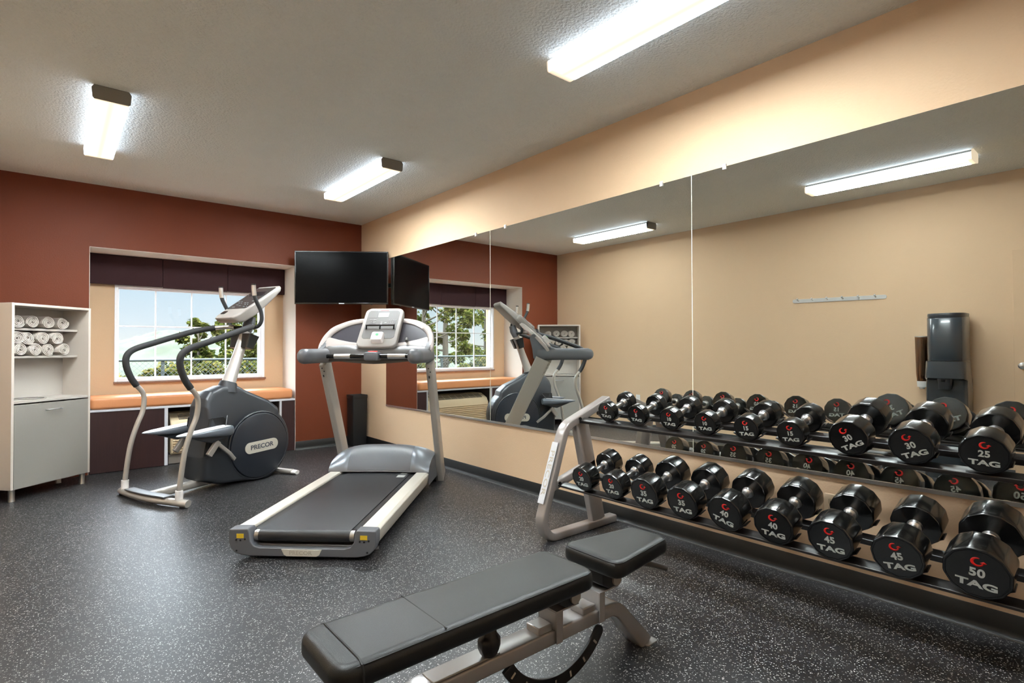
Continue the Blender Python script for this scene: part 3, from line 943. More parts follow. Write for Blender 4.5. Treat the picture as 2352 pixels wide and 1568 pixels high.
# rear U-shaped end cap
def capprof():
    o = [(-.4165, .166), (-.31, .169), (-.30, .150), (-.294, .10), (-.275, .076), (-.24, .066), (.24, .066), (.275, .076), (.294, .10), (.30, .150), (.31, .169), (.4165, .166), (.421, .150),
         (.420, .095), (.408, .060), (.385, .036), (.35, .024), (.30, .018), (-.30, .018), (-.35, .024), (-.385, .036), (-.408, .060), (-.420, .095), (-.421, .150)]
    return o
ec = G().prism(capprof(), xz(0), -.035, .045).build('rear_end_cap', M['tm_grey'], tm, bevel=.006, bseg=3)
G().box(-.31, .31, .0, .03, .03, .075).build('rear_fairing', M['tm_dark'], tm, bevel=.006)
for s_ in (-1, 1):
    xx = s_ * .352
    G().box(xx - .020, xx + .020, -.0375, -.035, .118, .142).build('warning_label', M['yellow'], tm)
    g = G()
    for dx, z in ((-.022, .108), (.002, .106), (.028, .112), (.02 * s_, .048)):
        g.cyl((xx + dx, -.0372, z), (xx + dx, -.034, z), .0055, 12)
    g.build('cap_screws', M['black_plastic'], tm)
bdg = G().prism([(-.115, .060), (.115, .060), (.100, .030), (.085, .022), (-.085, .022), (-.100, .030)], xz(0), -.0385, -.034).build('brand_badge', M['badge'], tm, bevel=.001)
put('brand_lettering', text_mesh('brand_lettering', 'PRECOR', .030, M['badge_faint'], 1.15, .0006), bdg, T(-.005, -.0388, .041) @ RX(PI / 2))
# levelling feet
for x in (-.36, .36):
    g = G(); g.cyl((x, .16, .0), (x, .16, .012), .018, 16).cyl((x, .16, .012), (x, .16, .06), .006, 10)
    g.build('levelling_foot', M['steel'], tm)
g = G(); g.cyl((-.41, 1.78, .035), (-.35, 1.78, .035), .035, 20).cyl((.35, 1.78, .035), (.41, 1.78, .035), .035, 20)
g.build('transport_wheel', M['black_plastic'], tm)
# motor hood: one moulded shell with raised shoulders and a scooped middle
def hood_h(x, s_):
    ax = abs(x) / .418
    top = .352 - .050 * ax ** 3
    return top
def hood(u, vv):
    x = -.418 + .836 * u
    ax = abs(x) / .418
    yf = 1.405 + .012 * math.cos(ax * PI)          # front foot
    if vv < .5:
        t = vv / .5
        sh = math.sin(t * PI / 2)
        top = .352 - .085 * ax ** 4
        z = .165 + (top - .165) * sh ** (1.0)
        y = yf + (.19 if ax < .62 else .19 + .08 * (ax - .62) / .38) * (1 - math.cos(t * PI / 2)) + .02 * t
        # scoop
        k = max(0.0, 1 - (abs(x + 0.0) / .285) ** 6)
        y += .030 * k * math.sin(t * PI)
    else:
        t = (vv - .5) / .5
        top = .352 - .085 * ax ** 4
        y0 = yf + (.19 if ax < .62 else .19 + .08 * (ax - .62) / .38) + .02
        y = y0 + (1.98 - y0) * t
        z = top - (.26 - .03 * ax) * t ** 1.8
    return (x, y, z)
g = G(); g.surf(hood, 48, 24)
nr = len(g.v)
def hood_low(u, vv):
    p = hood(u, vv); return (p[0], p[1], min(p[2], .05) if True else 0)
# side walls down to the rail
for u in (0, 1):
    a = [hood(u, j / 24) for j in range(25)]
    b = [(p[0], p[1], .06) for p in a]
    g.add(a + b, [(j, j + 1, 25 + j + 1, 25 + j) for j in range(24)])
g.build('motor_hood', M['tm_hood'], tm, angle=60, recalc=True)
def scoop(u, vv):
    x = -.262 + .524 * u + (.0)
    t = .03 + .92 * vv
    p = hood((x + .418) / .836, t * .5)
    return (x, p[1] - .004, p[2] + .003)
G().surf(scoop, 30, 14).build('hood_insert', M['tm_grey'], tm, angle=60)
# uprights
for s_ in (-1, 1):
    pts = [(s_ * .438, 1.862, .030), (s_ * .438, 1.80, .12), (s_ * .438, 1.352, 1.075)]
    if s_ < 0: pts = [(s_ * .436, 1.83, .16), (s_ * .436, 1.80, .22), (s_ * .436, 1.362, 1.075)]
    up = G().bar(pts, (1, 0, 0), .052, .135, .010, 3).build('upright', M['tm_post'], tm, angle=40)
    b = G()
    for t in (.03, .06, .10, .11):
        c0 = Vector(pts[-1]).lerp(Vector(pts[-2]), t)
        dx = .0 if t not in (.06,) else .012
        nn = Vector((0, -.905, -.425))
        c1 = c0 + nn * .066 + Vector((dx - .003, 0, 0))
        b.cyl(c1, c1 + nn * .004, .0055, 10)
    b.build('upright_bolt', M['black_plastic'], tm)
# handrail arms: rounded pods
for s_ in (-1, 1):
    rg = []
    ys = [.868, .875, .892, .92, 1.00, 1.12, 1.24, 1.34, 1.40]
    sc = [.20, .55, .82, 1.0, 1.0, 1.0, 1.02, 1.05, 1.05]
    for y, k in zip(ys, sc):
        xin = .035 * max(0, (y - 1.1) / .3)
        rg.append([(s_ * (.412 - xin * 0) + u, y, 1.122 + vv) for u, vv in rrect(.052 * k, .056 * k, .046 * k, 6)])
    arm = G().rings(rg).build('handrail_pod', M['tm_grey'], tm, angle=50)
# side fairing panel rising from the arm to the console arch (seen in profile)
for s_ in (-1, 1):
    pr = [(1.22, 1.170), (1.30, 1.195), (1.38, 1.262), (1.43, 1.318), (1.46, 1.310), (1.475, 1.27), (1.452, 1.17), (1.44, 1.075), (1.28, 1.070)]
    G().prism([tuple(q) for q in fillet([(a, b) for a, b in [(p[0], p[1]) for p in pr]], .02, 3, True)], lambda u, vv, q: (q, u, vv), s_ * .412, s_ * .450).build('side_fairing', M['tm_grey'], tm, bevel=.006)
# arch: sloping plane basis
pu = Vector((0, .28, .33)).normalized(); pn = Vector((0, .33, -.28)).normalized()   # pn points away from the runner
AO = Vector((0, 1.30, 1.12))
def AP(x, v_, d): return AO + Vector((x, 0, 0)) + pu * v_ + pn * (d + .012 - .050 * (abs(x) / .45) ** 2.2)
outer = [(-.462, .02), (-.470, .08), (-.462, .16), (-.445, .22), (-.415, .285), (-.36, .340), (-.275, .395), (-.15, .428), (0, .436), (.15, .428), (.275, .395), (.36, .340), (.415, .285), (.445, .22), (.462, .16), (.470, .08), (.462, .02)]
inner = [(-.410, .085), (-.415, .115), (-.412, .15), (-.400, .20), (-.372, .252), (-.325, .30), (-.25, .350), (-.14, .382), (0, .390), (.14, .382), (.25, .350), (.325, .30), (.372, .252), (.400, .20), (.412, .15), (.415, .115), (.410, .085)]
ou = sm([(*p, 0) for p in outer], 4); inn = sm([(*p, 0) for p in inner], 4)
g = G(); rg = []
for a, b in zip(ou, inn):
    rg.append([AP(a.x, a.y, .03), AP(a.x, a.y, .004), AP(a.x * .5 + b.x * .5, a.y * .5 + b.y * .5, -.010), AP(b.x, b.y, .002), AP(b.x, b.y, .03)])
g.rings(rg); g.build('arch_frame', M['tm_arch'], tm, angle=60)
# smoked panels behind the arch, left and right
for s_ in (-1, 1):
    poly = [(s_ * q.x, q.y) for q in inn if (q.x > .10)]
    poly = poly + [(s_ * .40, .10), (s_ * .22, .075), (s_ * .10, .075)]
    G().prism(poly, lambda u, vv, q: AP(u, vv, q), .012, .022).build('smoked_panel', M['tm_window'], tm)
    lo = [(s_ * a, b) for a, b in ((.10, .13), (.16, .135), (.24, .142), (.33, .155), (.405, .170), (.418, .155), (.425, .09), (.40, .055), (.30, .075), (.20, .085), (.10, .08))]
    G().prism(lo, lambda u, vv, q: AP(u, vv, q), -.010, .014).build('arch_lower_band', M['tm_arch'], tm, bevel=.003)
# lower cowl linking both arms under the console
def cowl(u, vv):
    x = -.43 + .86 * u
    ax = abs(x) / .43
    hump = .030 * math.exp(-((ax - .55) / .22) ** 2) - .02 * (ax > .92)
    v_ = -.045 + (.165 + hump) * vv - .02 * (1 - ax) * (1 - vv)
    bulge = -.055 * math.sin(PI * min(1, vv * 1.05)) ** .8
    return AP(x, v_, bulge * (1 - .5 * ax) + .012)
G().surf(cowl, 40, 12).build('lower_cowl', M['tm_dark'], tm, angle=70)
G().prism([(-.40, -.045), (.40, -.045), (.42, .09), (-.42, .09)], lambda u, vv, q: AP(u, vv, q), .013, .05).build('cowl_back', M['tm_dark'], tm, bevel=.01)
# console head
cu_ = Vector((0, .31, .335)).normalized(); cn = Vector((0, .335, -.31)).normalized()
CO = Vector((0.002, 1.31, 1.18))
def CP(x, v_, d): return CO + Vector((x, 0, 0)) + cu_ * v_ + cn * d
CL_ = .456
def conring(d, k, top=0.0):
    pts = []
    for u, vv in rrect(.166, CL_ / 2, .055, 8):
        wid = 1.0 - .0 + (-.03 if vv > 0 else .02)
        pts.append(CP(u * k * (1.0 + .06 * (-vv) / (CL_ / 2) * 0), CL_ / 2 + vv * k, d))
    return pts
g = G(); g.rings([conring(.040, .90), conring(.035, .97), conring(-.002, 1.0), conring(-.016, .985), conring(-.020, .955)]); con = g.build('console', M['console'], tm, angle=50)
face = [(u, CL_ * .56 + vv) for u, vv in rrect(.135, .165, .03, 6)]
G().prism(face, lambda u, vv, q: CP(u, vv, q), -.0225, -.019).build('console_face', M['con_face'], con)
G().prism([(u, .365 + vv) for u, vv in rrect(.045, .028, .004, 2)], lambda u, vv, q: CP(u, vv, q), -.0235, -.022).build('display', M['display'], con)
G().prism([(u - .088, .375 + vv) for u, vv in rrect(.035, .045, .004, 2)], lambda u, vv, q: CP(u, vv, q), -.0235, -.022).build('keypad_panel', M['con_face'], con)
def keys(spec):
    bt = G()
    for x, v_, w_, h_ in spec:
        bt.prism([(u + x, v_ + vv) for u, vv in rrect(w_, h_, min(w_, h_) * .5, 2)], lambda u, vv, q: CP(u, vv, q), -.025, -.022)
    bt.build('keypad', M['key_mark'], con)
keys([(-.095 + c_ * .032, .268 + r_ * .018, .012, .0035) for r_ in range(3) for c_ in range(2)])
keys([(.062 + c_ * .018, .268 + r_ * .016, .004, .004) for r_ in range(3) for c_ in range(4)])
keys([(.0, .275, .007, .006), (.0, .257, .007, .006), (.034, .270, .009, .006)])
G().prism([(u, .425 + vv) for u, vv in rrect(.035, .006, .002, 2)], lambda u, vv, q: CP(u, vv, q), -.0235, -.022).build('logo_strip', M['redbtn'], con)
rk = G(); rk.tube([CP(-.118, .225, -.040), CP(.118, .225, -.040)], .007, 10)
for x in (-.116, 0, .116): rk.bar([CP(x, .232, -.040), CP(x, .195, -.026)], (1, 0, 0), .014, .010, .003)
rk.build('reading_rack', M['black_gloss'], con)
q8 = [[CP(.006 + u, .085 + vv, d) for u, vv in rrect(.050, .048, .014, 5)] for d in (-.018, -.050, -.060)]
q8[2] = [CP(.006 + u, .085 + vv, -.062) for u, vv in rrect(.044, .042, .012, 5)]
sbx = G().rings(q8).build('start_pod', M['white_pl'], con, angle=50)
G().prism([(.006 + u, .098 + vv) for u, vv in rrect(.013, .011, .009, 4)], lambda u, vv, q: CP(u, vv, q), -.0655, -.0615).build('start_button', M['green'], sbx)
# stubs, clip
g = G(); g.cyl(AP(.235, .175, -.012), AP(.245, .125, -.035), .012, 12); g.build('safety_clip', M['tm_dark'], tm)
# crossbar with stop pod
g = G(); g.tube([(-.385, 1.215, 1.118), (.385, 1.215, 1.118)], .0165, 16); g.build('crossbar', M['black_gloss'], tm)
g = G()
for a, b in ((-.30, -.17), (.13, .27)): g.tube([(a, 1.215, 1.118), (b, 1.215, 1.118)], .0185, 16)
g.build('grip_sensor', M['chrome'], tm)
g = G(); rg = []
for y, k in ((1.150, .80), (1.158, 1.0), (1.25, 1.0), (1.29, .9)): rg.append([(.012 + u, y, 1.118 + vv) for u, vv in rrect(.055 * k, .034 * k, .018, 5)])
pod = g.rings(rg).build('stop_pod', M['tm_grey'], tm, angle=50)
G().prism([(.012 + u, 1.205 + vv) for u, vv in rrect(.036, .022, .015, 5)], lambda u, vv, q: (u, vv, q), 1.150, 1.160).build('stop_button', M['redbtn'], pod, bevel=.003)

# ================================================================ STAIR CLIMBER
CTH = math.radians(22.5)
cl = thing('stair_climber', 'slate and silver stair climbing machine in front of the window', 'stair climber', (-2.44, -1.45, 0), CTH - PI / 2)
# rear base bar, bowed towards the user
pts = sm([(-.435, .085, .030), (-.36, .060, .036), (-.18, .030, .038), (0, .018, .038), (.18, .030, .038), (.36, .060, .036), (.435, .085, .030)], 5)
cb_ = G().tube(pts, .036, 16, flat=.75, side=(0, 1, 0)).build('base_bar', M['cl_silver'], cl, angle=50)
G().bar([(-.26, .045, .0715), (-.13, .030, .0735), (0, .024, .074), (.13, .030, .0735), (.26, .045, .0715)], (0, 1, 0), .075, .010, .004).build('step_pad', M['tm_grey'], cl)
g = G()
for x in (-.40, .40): g.cyl((x, .07, 0), (x, .07, .012), .026, 16)
g.build('base_foot', M['black_plastic'], cl)
# centre beam
G().bar([(0, .03, .045), (0, .30, .055), (0, .75, .065)], (1, 0, 0), .075, .060, .020, 4).build('centre_beam', M['cl_silver'], cl, angle=45)
# front stabiliser
pts = sm([(-.24, 1.20, .026), (-.1, 1.17, .030), (.1, 1.17, .030), (.24, 1.20, .026)], 5)
G().tube(pts, .032, 14, flat=.7, side=(0, 1, 0)).build('front_bar', M['cl_silver'], cl, angle=50)
g = G()
for s_ in (-1, 1):
    g.tube([(s_ * .225, 1.198, .024), (s_ * .29, 1.212, .020)], .030, 12, flat=.65, side=(0, 1, 0))
g.build('front_bar_cap', M['white_pl'], cl)
# side rails with foam
def rail_pts(s_):
    low = [(.062, .075), (.070, .18), (.103, .40), (.152, .56), (.192, .66), (.205, .76), (.190, .825), (.147, .878)]
    foam = [(.147, .878), (.103, .945), (.070, 1.03), (.064, 1.10), (.088, 1.150), (.150, 1.188), (.29, 1.234), (.44, 1.284), (.60, 1.335)]
    A_ = [(s_ * .36, y, z) for y, z in low]
    B_ = [(s_ * .36, y, z) for y, z in foam[:7]] + [(s_ * .352, .44, 1.284), (s_ * .325, .60, 1.335), (s_ * .27, .72, 1.365), (s_ * .19, .80, 1.378), (s_ * .12, .85, 1.38)]
    return sm(A_, 6), sm(B_, 6)
for s_ in (-1, 1):
    A_, B_ = rail_pts(s_)
    G().tube(A_, .019, 14).build('rail_tube', M['cl_silver'], cl, angle=60)
    G().tube([(s_ * .36, .062, .055), (s_ * .36, .064, .125)], .027, 14).build('rail_socket', M['white_pl'], cl, angle=50)
    cut = int(len(B_) * .84)
    G().tube(B_[:cut + 1], .0245, 14).build('rail_foam', M['foam'], cl, angle=60)
    G().tube(B_[cut:], .0195, 14).build('rail_inner_tube', M['steel'], cl, angle=60)
    hb = sm([(s_ * .06, .88, 1.375), (s_ * .15, .865, 1.372), (s_ * .20, .868, 1.395), (s_ * .222, .872, 1.445), (s_ * .224, .860, 1.52), (s_ * .222, .825, 1.585), (s_ * .224, .805, 1.625), (s_ * .224, .797, 1.65)], 5)
    G().tube(hb, .0165, 14).build('handlebar', M['foam'], cl, angle=60)
    G().tube([(s_ * .224, .797, 1.648), (s_ * .224, .790, 1.70), (s_ * .224, .788, 1.738)], .019, 14).build('pulse_grip', M['chrome'], cl, angle=50)
    G().tube([(s_ * .224, .788, 1.738), (s_ * .224, .788, 1.750)], .0175, 14).build('grip_cap', M['black_plastic'], cl, angle=50)
# mast
G().tube([(0, .685, .80), (0, .71, .88), (0, .80, 1.12), (0, .875, 1.33), (0, .905, 1.41)], .055, 18, rads=[.072, .066, .052, .047, .044], flat=.82, side=(1, 0, 0)).build('mast', M['cl_mast'], cl, angle=60)
g = G(); g.tube([(0, .695, .80), (0, .705, .865), (0, .712, .885)], .08, 20, rads=[.10, .082, .076], flat=.85, side=(1, 0, 0)); g.build('mast_collar', M['cl_dark'], cl, angle=50)
G().tube([(0, .88, 1.33), (0, .91, 1.40), (0, .93, 1.47)], .05, 16, rads=[.05, .06, .05], flat=.8, side=(1, 0, 0)).build('console_neck', M['tm_grey'], cl, angle=50)
# holders under the handlebar
for s_ in (-1, 1):
    m4 = T(s_ * .075, .855, 1.245) @ RX(math.radians(-18))
    g = G(); g.rings([[m4 @ Vector((u, vv, z)) for u, vv in rrect(a, b, .015, 4)] for z, a, b in ((-.065, .045, .038), (.06, .060, .052), (.062, .052, .044), (-.05, .038, .031))])
    g.build('bottle_holder', M['black_plastic'], cl, angle=50)
# console: wedge with a dark glass face
def KP(x, s_, d):
    a = Vector((0, .655, 1.455)); b = Vector((0, 1.125, 1.770)); t = (b - a).normalized(); n_ = Vector((0, t.z, -t.y))
    return a + t * s_ + n_ * d + Vector((x, 0, 0))
KL = .566
sec = []
for s_, w_, th_ in ((-.004, .095, .020), (.006, .120, .045), (.03, .136, .075), (.08, .146, .095), (.20, .152, .100), (.36, .156, .080), (.48, .158, .060), (.545, .156, .048), (.566, .150, .030)):
    sec.append([KP(u, s_, th_ / 2 + vv) for u, vv in rrect(w_, th_ / 2, min(.02, th_ * .45), 4)])
kc = G().rings(sec).build('console', M['console'], cl, angle=50)
G().prism([(u, .345 + vv) for u, vv in rrect(.132, .195, .02, 5)], lambda u, vv, q: KP(u, vv, q), -.0025, .002).build('console_glass', M['con_dark'], kc)
g = G()
rr_ = random.Random(4)
for k in range(34):
    x = rr_.uniform(-.115, .115); s0 = rr_.choice((.18, .20, .22, .25, .28, .40, .43))
    g.prism([(x + u, s0 + vv) for u, vv in rrect(.006, .0025, .001, 1)], lambda u, vv, q: KP(u, vv, q), -.0035, -.002)
g.build('key_marks', M['print'], kc)
G().prism([(u, .42 + vv) for u, vv in rrect(.10, .04, .006, 2)], lambda u, vv, q: KP(u, vv, q), -.0035, -.002).build('display', M['cooler_dark'], kc)
G().prism([(-.085 + u, .085 + vv) for u, vv in rrect(.028, .024, .008, 3)], lambda u, vv, q: KP(u, vv, q), -.0035, -.0).build('heart_rate_badge', M['black_plastic'], kc)
# shroud: body of round housing, narrower hood above
DC = (.915, .318)
hull = [(.385, .092), (.378, .285), (.43, .60), (.425, .70), (.445, .765), (.50, .825), (.60, .862), (.75, .862), (.83, .812), (.93, .765), (1.043, .713), (1.13, .640)]
arc = [(DC[0] + .345 * math.cos(a), DC[1] + .345 * math.sin(a)) for a in [math.radians(q) for q in range(48, -86, -8)]]
hull = hull + arc + [(.70, .018), (.55, .030), (.42, .075)]
hp = [Vector((a, b, 0)) for a, b in hull]
hp = fillet(hp, .03, 3, True)
cen = Vector((.80, .40, 0))
rg = []
for x, k in ((-.150, .90), (-.142, .945), (-.125, .975), (-.09, .992), (0, 1.0), (.09, .992), (.125, .975), (.142, .945), (.150, .90)):
    rg.append([(x * (1.0 if p.y < .62 else max(.45, 1.0 - (p.y - .62) * 1.9)), cen.x + (p.x - cen.x) * k, cen.y + (p.y - cen.y) * k) for p in hp])
G().rings(rg).build('shroud', M['cl_dark'], cl, angle=50)
# darker pedal tunnel cut-out panels at the back of the shroud
for s_ in (-1, 1):
    G().prism([(.395, .30), (.44, .60), (.56, .605), (.60, .57), (.60, .45), (.62, .33), (.55, .29)], lambda u, vv, q: (q, u, vv), s_ * .136, s_ * .1455).build('pedal_slot', M['black_plastic'], cl)
    g = G(); prof = [(.001, .168), (.275, .168), (.286, .163), (.291, .150), (.291, .12)]
    g.lathe([(r, s_ * h_) for r, h_ in prof], 56, (0, DC[0] - .005, DC[1] - .003), 'x'); dsc = g.build('side_disc', M['cl_disc'], cl, angle=40)
    g = G(); g.lathe([(.288, s_ * .135), (.301, s_ * .140), (.305, s_ * .152), (.297, s_ * .158), (.290, s_ * .150)], 56, (0, DC[0] - .005, DC[1] - .003), 'x'); g.build('disc_rim', M['cl_dark'], cl, angle=60)
    m4 = T(s_ * .168, DC[0] + .005, DC[1] - .012)
    lead = RZ(PI / 2 * s_) @ RX(PI / 2)
    g = G().prism(rrect(.168, .049, .047, 8), lambda u, vv, q: (q * s_, u, vv), 0, .006)
    bd = put('badge', g.mesh('badge', M['badge'], 40), dsc, m4 @ RX(math.radians(2 * s_)))
    put('badge_lettering', text_mesh('badge_lettering', 'PRECOR', .056, M['badge_blue'], 1.12, .0012), bd, T(s_ * .0065, 0, 0) @ lead)
# hood seam above the shroud
# pedals
for s_, y0, z0 in ((1, .135, .503), (-1, .110, .506)):
    xc = s_ * .205
    rg = []
    for t, w_, zt, zb in ((0.0, .012, .0, -.006), (.03, .045, .002, -.012), (.10, .068, .007, -.022), (.24, .074, .020, -.034), (.36, .072, .030, -.044), (.43, .060, .034, -.046), (.46, .035, .030, -.040)):
        rg.append([(xc + u, y0 + t, z0 + (zt + zb) / 2 + vv) for u, vv in rrect(w_, (zt - zb) / 2, (zt - zb) * .35, 3)])
    pd = G().rings(rg).build('pedal', M['pedal'], cl, angle=50)
    rg = []
    for t, w_, zt in ((.03, .035, .0035), (.10, .058, .0085), (.24, .064, .0215), (.36, .062, .0315), (.42, .050, .0355)):
        rg.append([(xc + u, y0 + t, z0 + zt - .001 + vv) for u, vv in rrect(w_, .002, .001, 1)])
    G().rings(rg).build('pedal_tread', M['silvertrim'], pd)
    G().bar([(xc, y0 + .10, z0 - .025), (xc, y0 + .27, z0 - .06), (xc, y0 + .40, z0 - .045)], (1, 0, 0), .06, .035, .008, 3, hs=[.01, .06, .03]).build('pedal_bracket', M['cl_dark'], pd)
    G().bar([(xc, y0 + .34, z0 - .085), (xc, y0 + .26, z0 - .19)], (1, 0, 0), .035, .045, .006).build('pedal_block', M['tm_post'], pd)
    G().bar([(xc, y0 + .33, z0 - .10), (xc, y0 + .44, z0 - .20), (s_ * .16, y0 + .52, z0 - .27)], (1, 0, 0), .03, .03, .006).build('pedal_arm', M['cl_silver'], pd)
    G().tube([(xc + .01 * s_, y0 + .40, z0 + .02), (s_ * .15, y0 + .46, z0 + .11)], .005, 8).build('pedal_strap', M['black_plastic'], pd)

# ================================================================ DUMBBELL RACK
YF = -4.0575
rk_ = thing('dumbbell_rack', 'two tier silver dumbbell rack with black rails below the wall mirrors', 'dumbbell rack', (-.37, YF, 0))
def fr_pts(y):
    o = [(-.040, .0245), (-.640, .0245), (-.700, .175), (-.508, .680), (-.12, .815)]
    P_ = fillet([Vector((a + .37, 0, b)) for a, b in o], [0, .085, .0, .085, 0], 8)
    return [p + Vector((0, y, 0)) for p in P_]
TILT = math.radians(15)
ends = [0.0, -2.50]
for yy in ends:
    G().bar(fillet([Vector((-.04 + .37, yy, .0245)), Vector((-.655 + .37, yy, .0245)), Vector((-.715 + .37, yy, .12)), Vector((-.512 + .37, yy, .685)), Vector((-.10 + .37, yy, .83))], [0, .12, .12, .13, 0], 10), (0, 1, 0), .070, .049, .009, 3).build('end_frame', M['rack'], rk_, angle=40)
    G().bar([Vector((-.372 + .37, yy, .725)), Vector((-.205 + .37, yy, .045))], (0, 1, 0), .048, .120, .008, 3).build('upright_post', M['rack'], rk_, angle=40)
    G().bar([Vector((-.625 + .37, yy, .325)), Vector((-.245 + .37, yy, .430))], (0, 1, 0), .048, .050, .008, 3).build('lower_arm', M['rack'], rk_, angle=40)
    g = G()
    a = Vector((-.585 + .37 - .0265, yy, .590)); b = Vector((-.7095 + .37 - .0265, yy, .235))
    G().bar([Vector((-.5585 + .37 - .028, yy, .590 + .006)), Vector((-.688 + .37 - .028, yy, .236 + .006))], (0, 1, 0), .050, .004, .0015, 2).build('plaque', M['plaque'], rk_, bevel=0)
    g.box(.30, .372, yy - .03, yy + .03, 0, .004); g.build('floor_tab', M['rack'], rk_)
pm = Vector((-.5585 + .37 - .028, 0, .596)).lerp(Vector((-.688 + .37 - .028, 0, .242)), .5)
leg_dir = Vector((-.1295, 0, -.354)).normalized()
nrm_ = Vector((leg_dir.z, 0, -leg_dir.x)).normalized()      # faces the room
if nrm_.x > 0: nrm_ = -nrm_
# lettering reads down the plaque
mt4 = Matrix((( leg_dir.x, 0, nrm_.x, pm.x + nrm_.x * .0022), (0, 0, 0, 0), (leg_dir.z, 0, nrm_.z, pm.z + nrm_.z * .0022), (0, 0, 0, 1)))
yax = nrm_.cross(leg_dir)
mt4 = Matrix(((leg_dir.x, yax.x, nrm_.x, pm.x + nrm_.x * .0024), (leg_dir.y, yax.y, nrm_.y, 0), (leg_dir.z, yax.z, nrm_.z, pm.z + nrm_.z * .0024), (0, 0, 0, 1)))
put('plaque_lettering', text_mesh('plaque_lettering', 'PRECOR', .046, M['badge_faint'], 1.5, .0006, spacing=1.1), rk_, mt4)
def rail(x, z, name, w_=.052, h_=.040):
    G().bar([Vector((x + .37, -.024, z)), Vector((x + .37, -2.476, z))], (math.cos(TILT), 0, math.sin(TILT)), w_, h_, .004).build(name, M['rack_black'], rk_, angle=40)
rail(-.378, .716, 'front_rail', .056, .020); rail(-.205, .757, 'back_rail', .050, .028)
rail(-.562, .3385, 'front_rail', .056, .013); rail(-.365, .377, 'back_rail', .050, .026)
for (x, z) in ((-.378, .709), (-.562, .331)):
    g = G(); g.cyl((x + .37 - .026, -.045, z + .02), (x + .37 - .034, -.045, z + .02), .011, 6); g.build('rail_bolt', M['black_gloss'], rk_)

# dumbbell data: tier, weight, y of the front face, roll
DB = [
 ('t', 5, -4.305, 4, -.400, .789), ('t', 5, -4.530, 2, -.402, .789), ('t', 10, -4.750, 0, -.405, .788), ('t', 10, -4.962, -2, -.406, .787), ('t', 15, -5.182, -4, -.412, .787),
 ('t', 15, -5.388, -4, -.412, .786), ('t', 30, -5.632, -28, -.440, .799), ('t', 30, -5.848, -22, -.440, .797), ('t', 25, -6.064, 2, -.440, .796),
 ('b', 20, -4.305, -2, -.620, .417), ('b', 20, -4.527, -2, -.620, .417), ('b', 35, -4.741, -2, -.622, .421), ('b', 35, -4.963, -2, -.622, .420), ('b', 40, -5.184, 15, -.624, .419),
 ('b', 40, -5.403, 2, -.624, .418), ('b', 45, -5.625, -2, -.626, .418), ('b', 45, -5.848, -10, -.626, .418), ('b', 50, -6.071, 4, -.630, .430)]
SPEC = {5: (.061, .050), 10: (.0615, .0575), 15: (.0625, .065), 20: (.073, .085), 25: (.075, .093), 30: (.0765, .095), 35: (.085, .095), 40: (.085, .1025), 45: (.085, .110), 50: (.094, .115)}
def ngon12(r, rr=.12):
    out = []
    for k in range(12):
        a = PI / 12 + k * PI / 6
        for d in (-.5, 0, .5):
            ang = a + d * rr
            rad = r * (1.0 if d == 0 else .9965)
            out.append((rad * math.cos(ang), rad * math.sin(ang)))
    return out
def head_mesh(R, Th, sgn):
    """sgn=-1: outer face at -y"""
    g = G(); rg = []
    prof = [(.40, .0), (.875, 0), (.885, .0016), (.905, .0016), (.915, -.0004), (.955, -.0004), (.992, .003), (1.0, .008), (1.0, Th - .010), (.985, Th - .004), (.95, Th), (.30, Th)]
    for k, d in prof:
        rg.append([(u, d, vv) for u, vv in ngon12(R * k)])
    g.rings(rg)
    if sgn > 0: g.v = [(-x, -y, z) for x, y, z in g.v]
    return g.mesh('head', M['urethane'], 28)
def emblem_mesh(s):
    """red swirl: open ring, thin at the top right, thick below, ending in a barb that points up"""
    g = G(); n = 36; vs_ = []
    for i in range(n + 1):
        t = i / n; a = math.radians(70 + 285 * t)
        w_ = .16 + .34 * math.sin(PI * min(1, t ** .85 * .93))
        vs_ += [(s * 1.08 * math.cos(a), s * math.sin(a), 0), (s * 1.08 * (1 - w_) * math.cos(a), s * (1 - w_) * math.sin(a), 0)]
    g.add(vs_, [(2 * i, 2 * i + 2, 2 * i + 3, 2 * i + 1) for i in range(n)])
    g.add([(s * 1.50, s * .05, 0), (s * 1.02, s * .38, 0), (s * .42, -s * .02, 0), (s * 1.0, -s * .22, 0)], [(0, 1, 2, 3)])
    bmx = g.mesh('emblem', M['red'], 35, recalc=False)
    bm = bmesh.new(); bm.from_mesh(bmx)
    r = bmesh.ops.extrude_face_region(bm, geom=bm.faces[:])
    for e_ in r['geom']:
        if isinstance(e_, bmesh.types.BMVert): e_.co.z += .0008
    bmesh.ops.recalc_face_normals(bm, faces=bm.faces)
    bm.to_mesh(bmx); bm.free()
    return bmx
cache = {}
def db_mesh(w_):
    if w_ in cache: return cache[w_]
    R, Th = SPEC[w_]
    d = dict(R=R, Th=Th, hf=head_mesh(R, Th, -1), hb=head_mesh(R, Th, 1))
    L_ = .130
    g = G(); pr = []
    for i in range(25):
        t = -L_ / 2 - .006 + (L_ + .012) * i / 24
        q = abs(t) / (L_ / 2)
        r = .0155 + .002 * math.cos(q * PI / 2)
        if q > .80: r = .024
        if .74 < q <= .80: r = .0195
        if q > .93: r = .0275
        pr.append((r, t))
    g.lathe(pr, 24, ax='y')
    d['hd'] = g.mesh('handle', M['chrome'], 40)
    s_ = R * .175
    d['em'] = emblem_mesh(s_)
    d['num'] = text_mesh('weight_number', str(w_), R * .44, M['print'], 1.0, R * .014, .0006, 1.05)
    d['tx'] = text_mesh('lettering', 'TAG', R * .36, M['print'], 1.62, R * .013, .0006, 1.0)
    cache[w_] = d
    return d
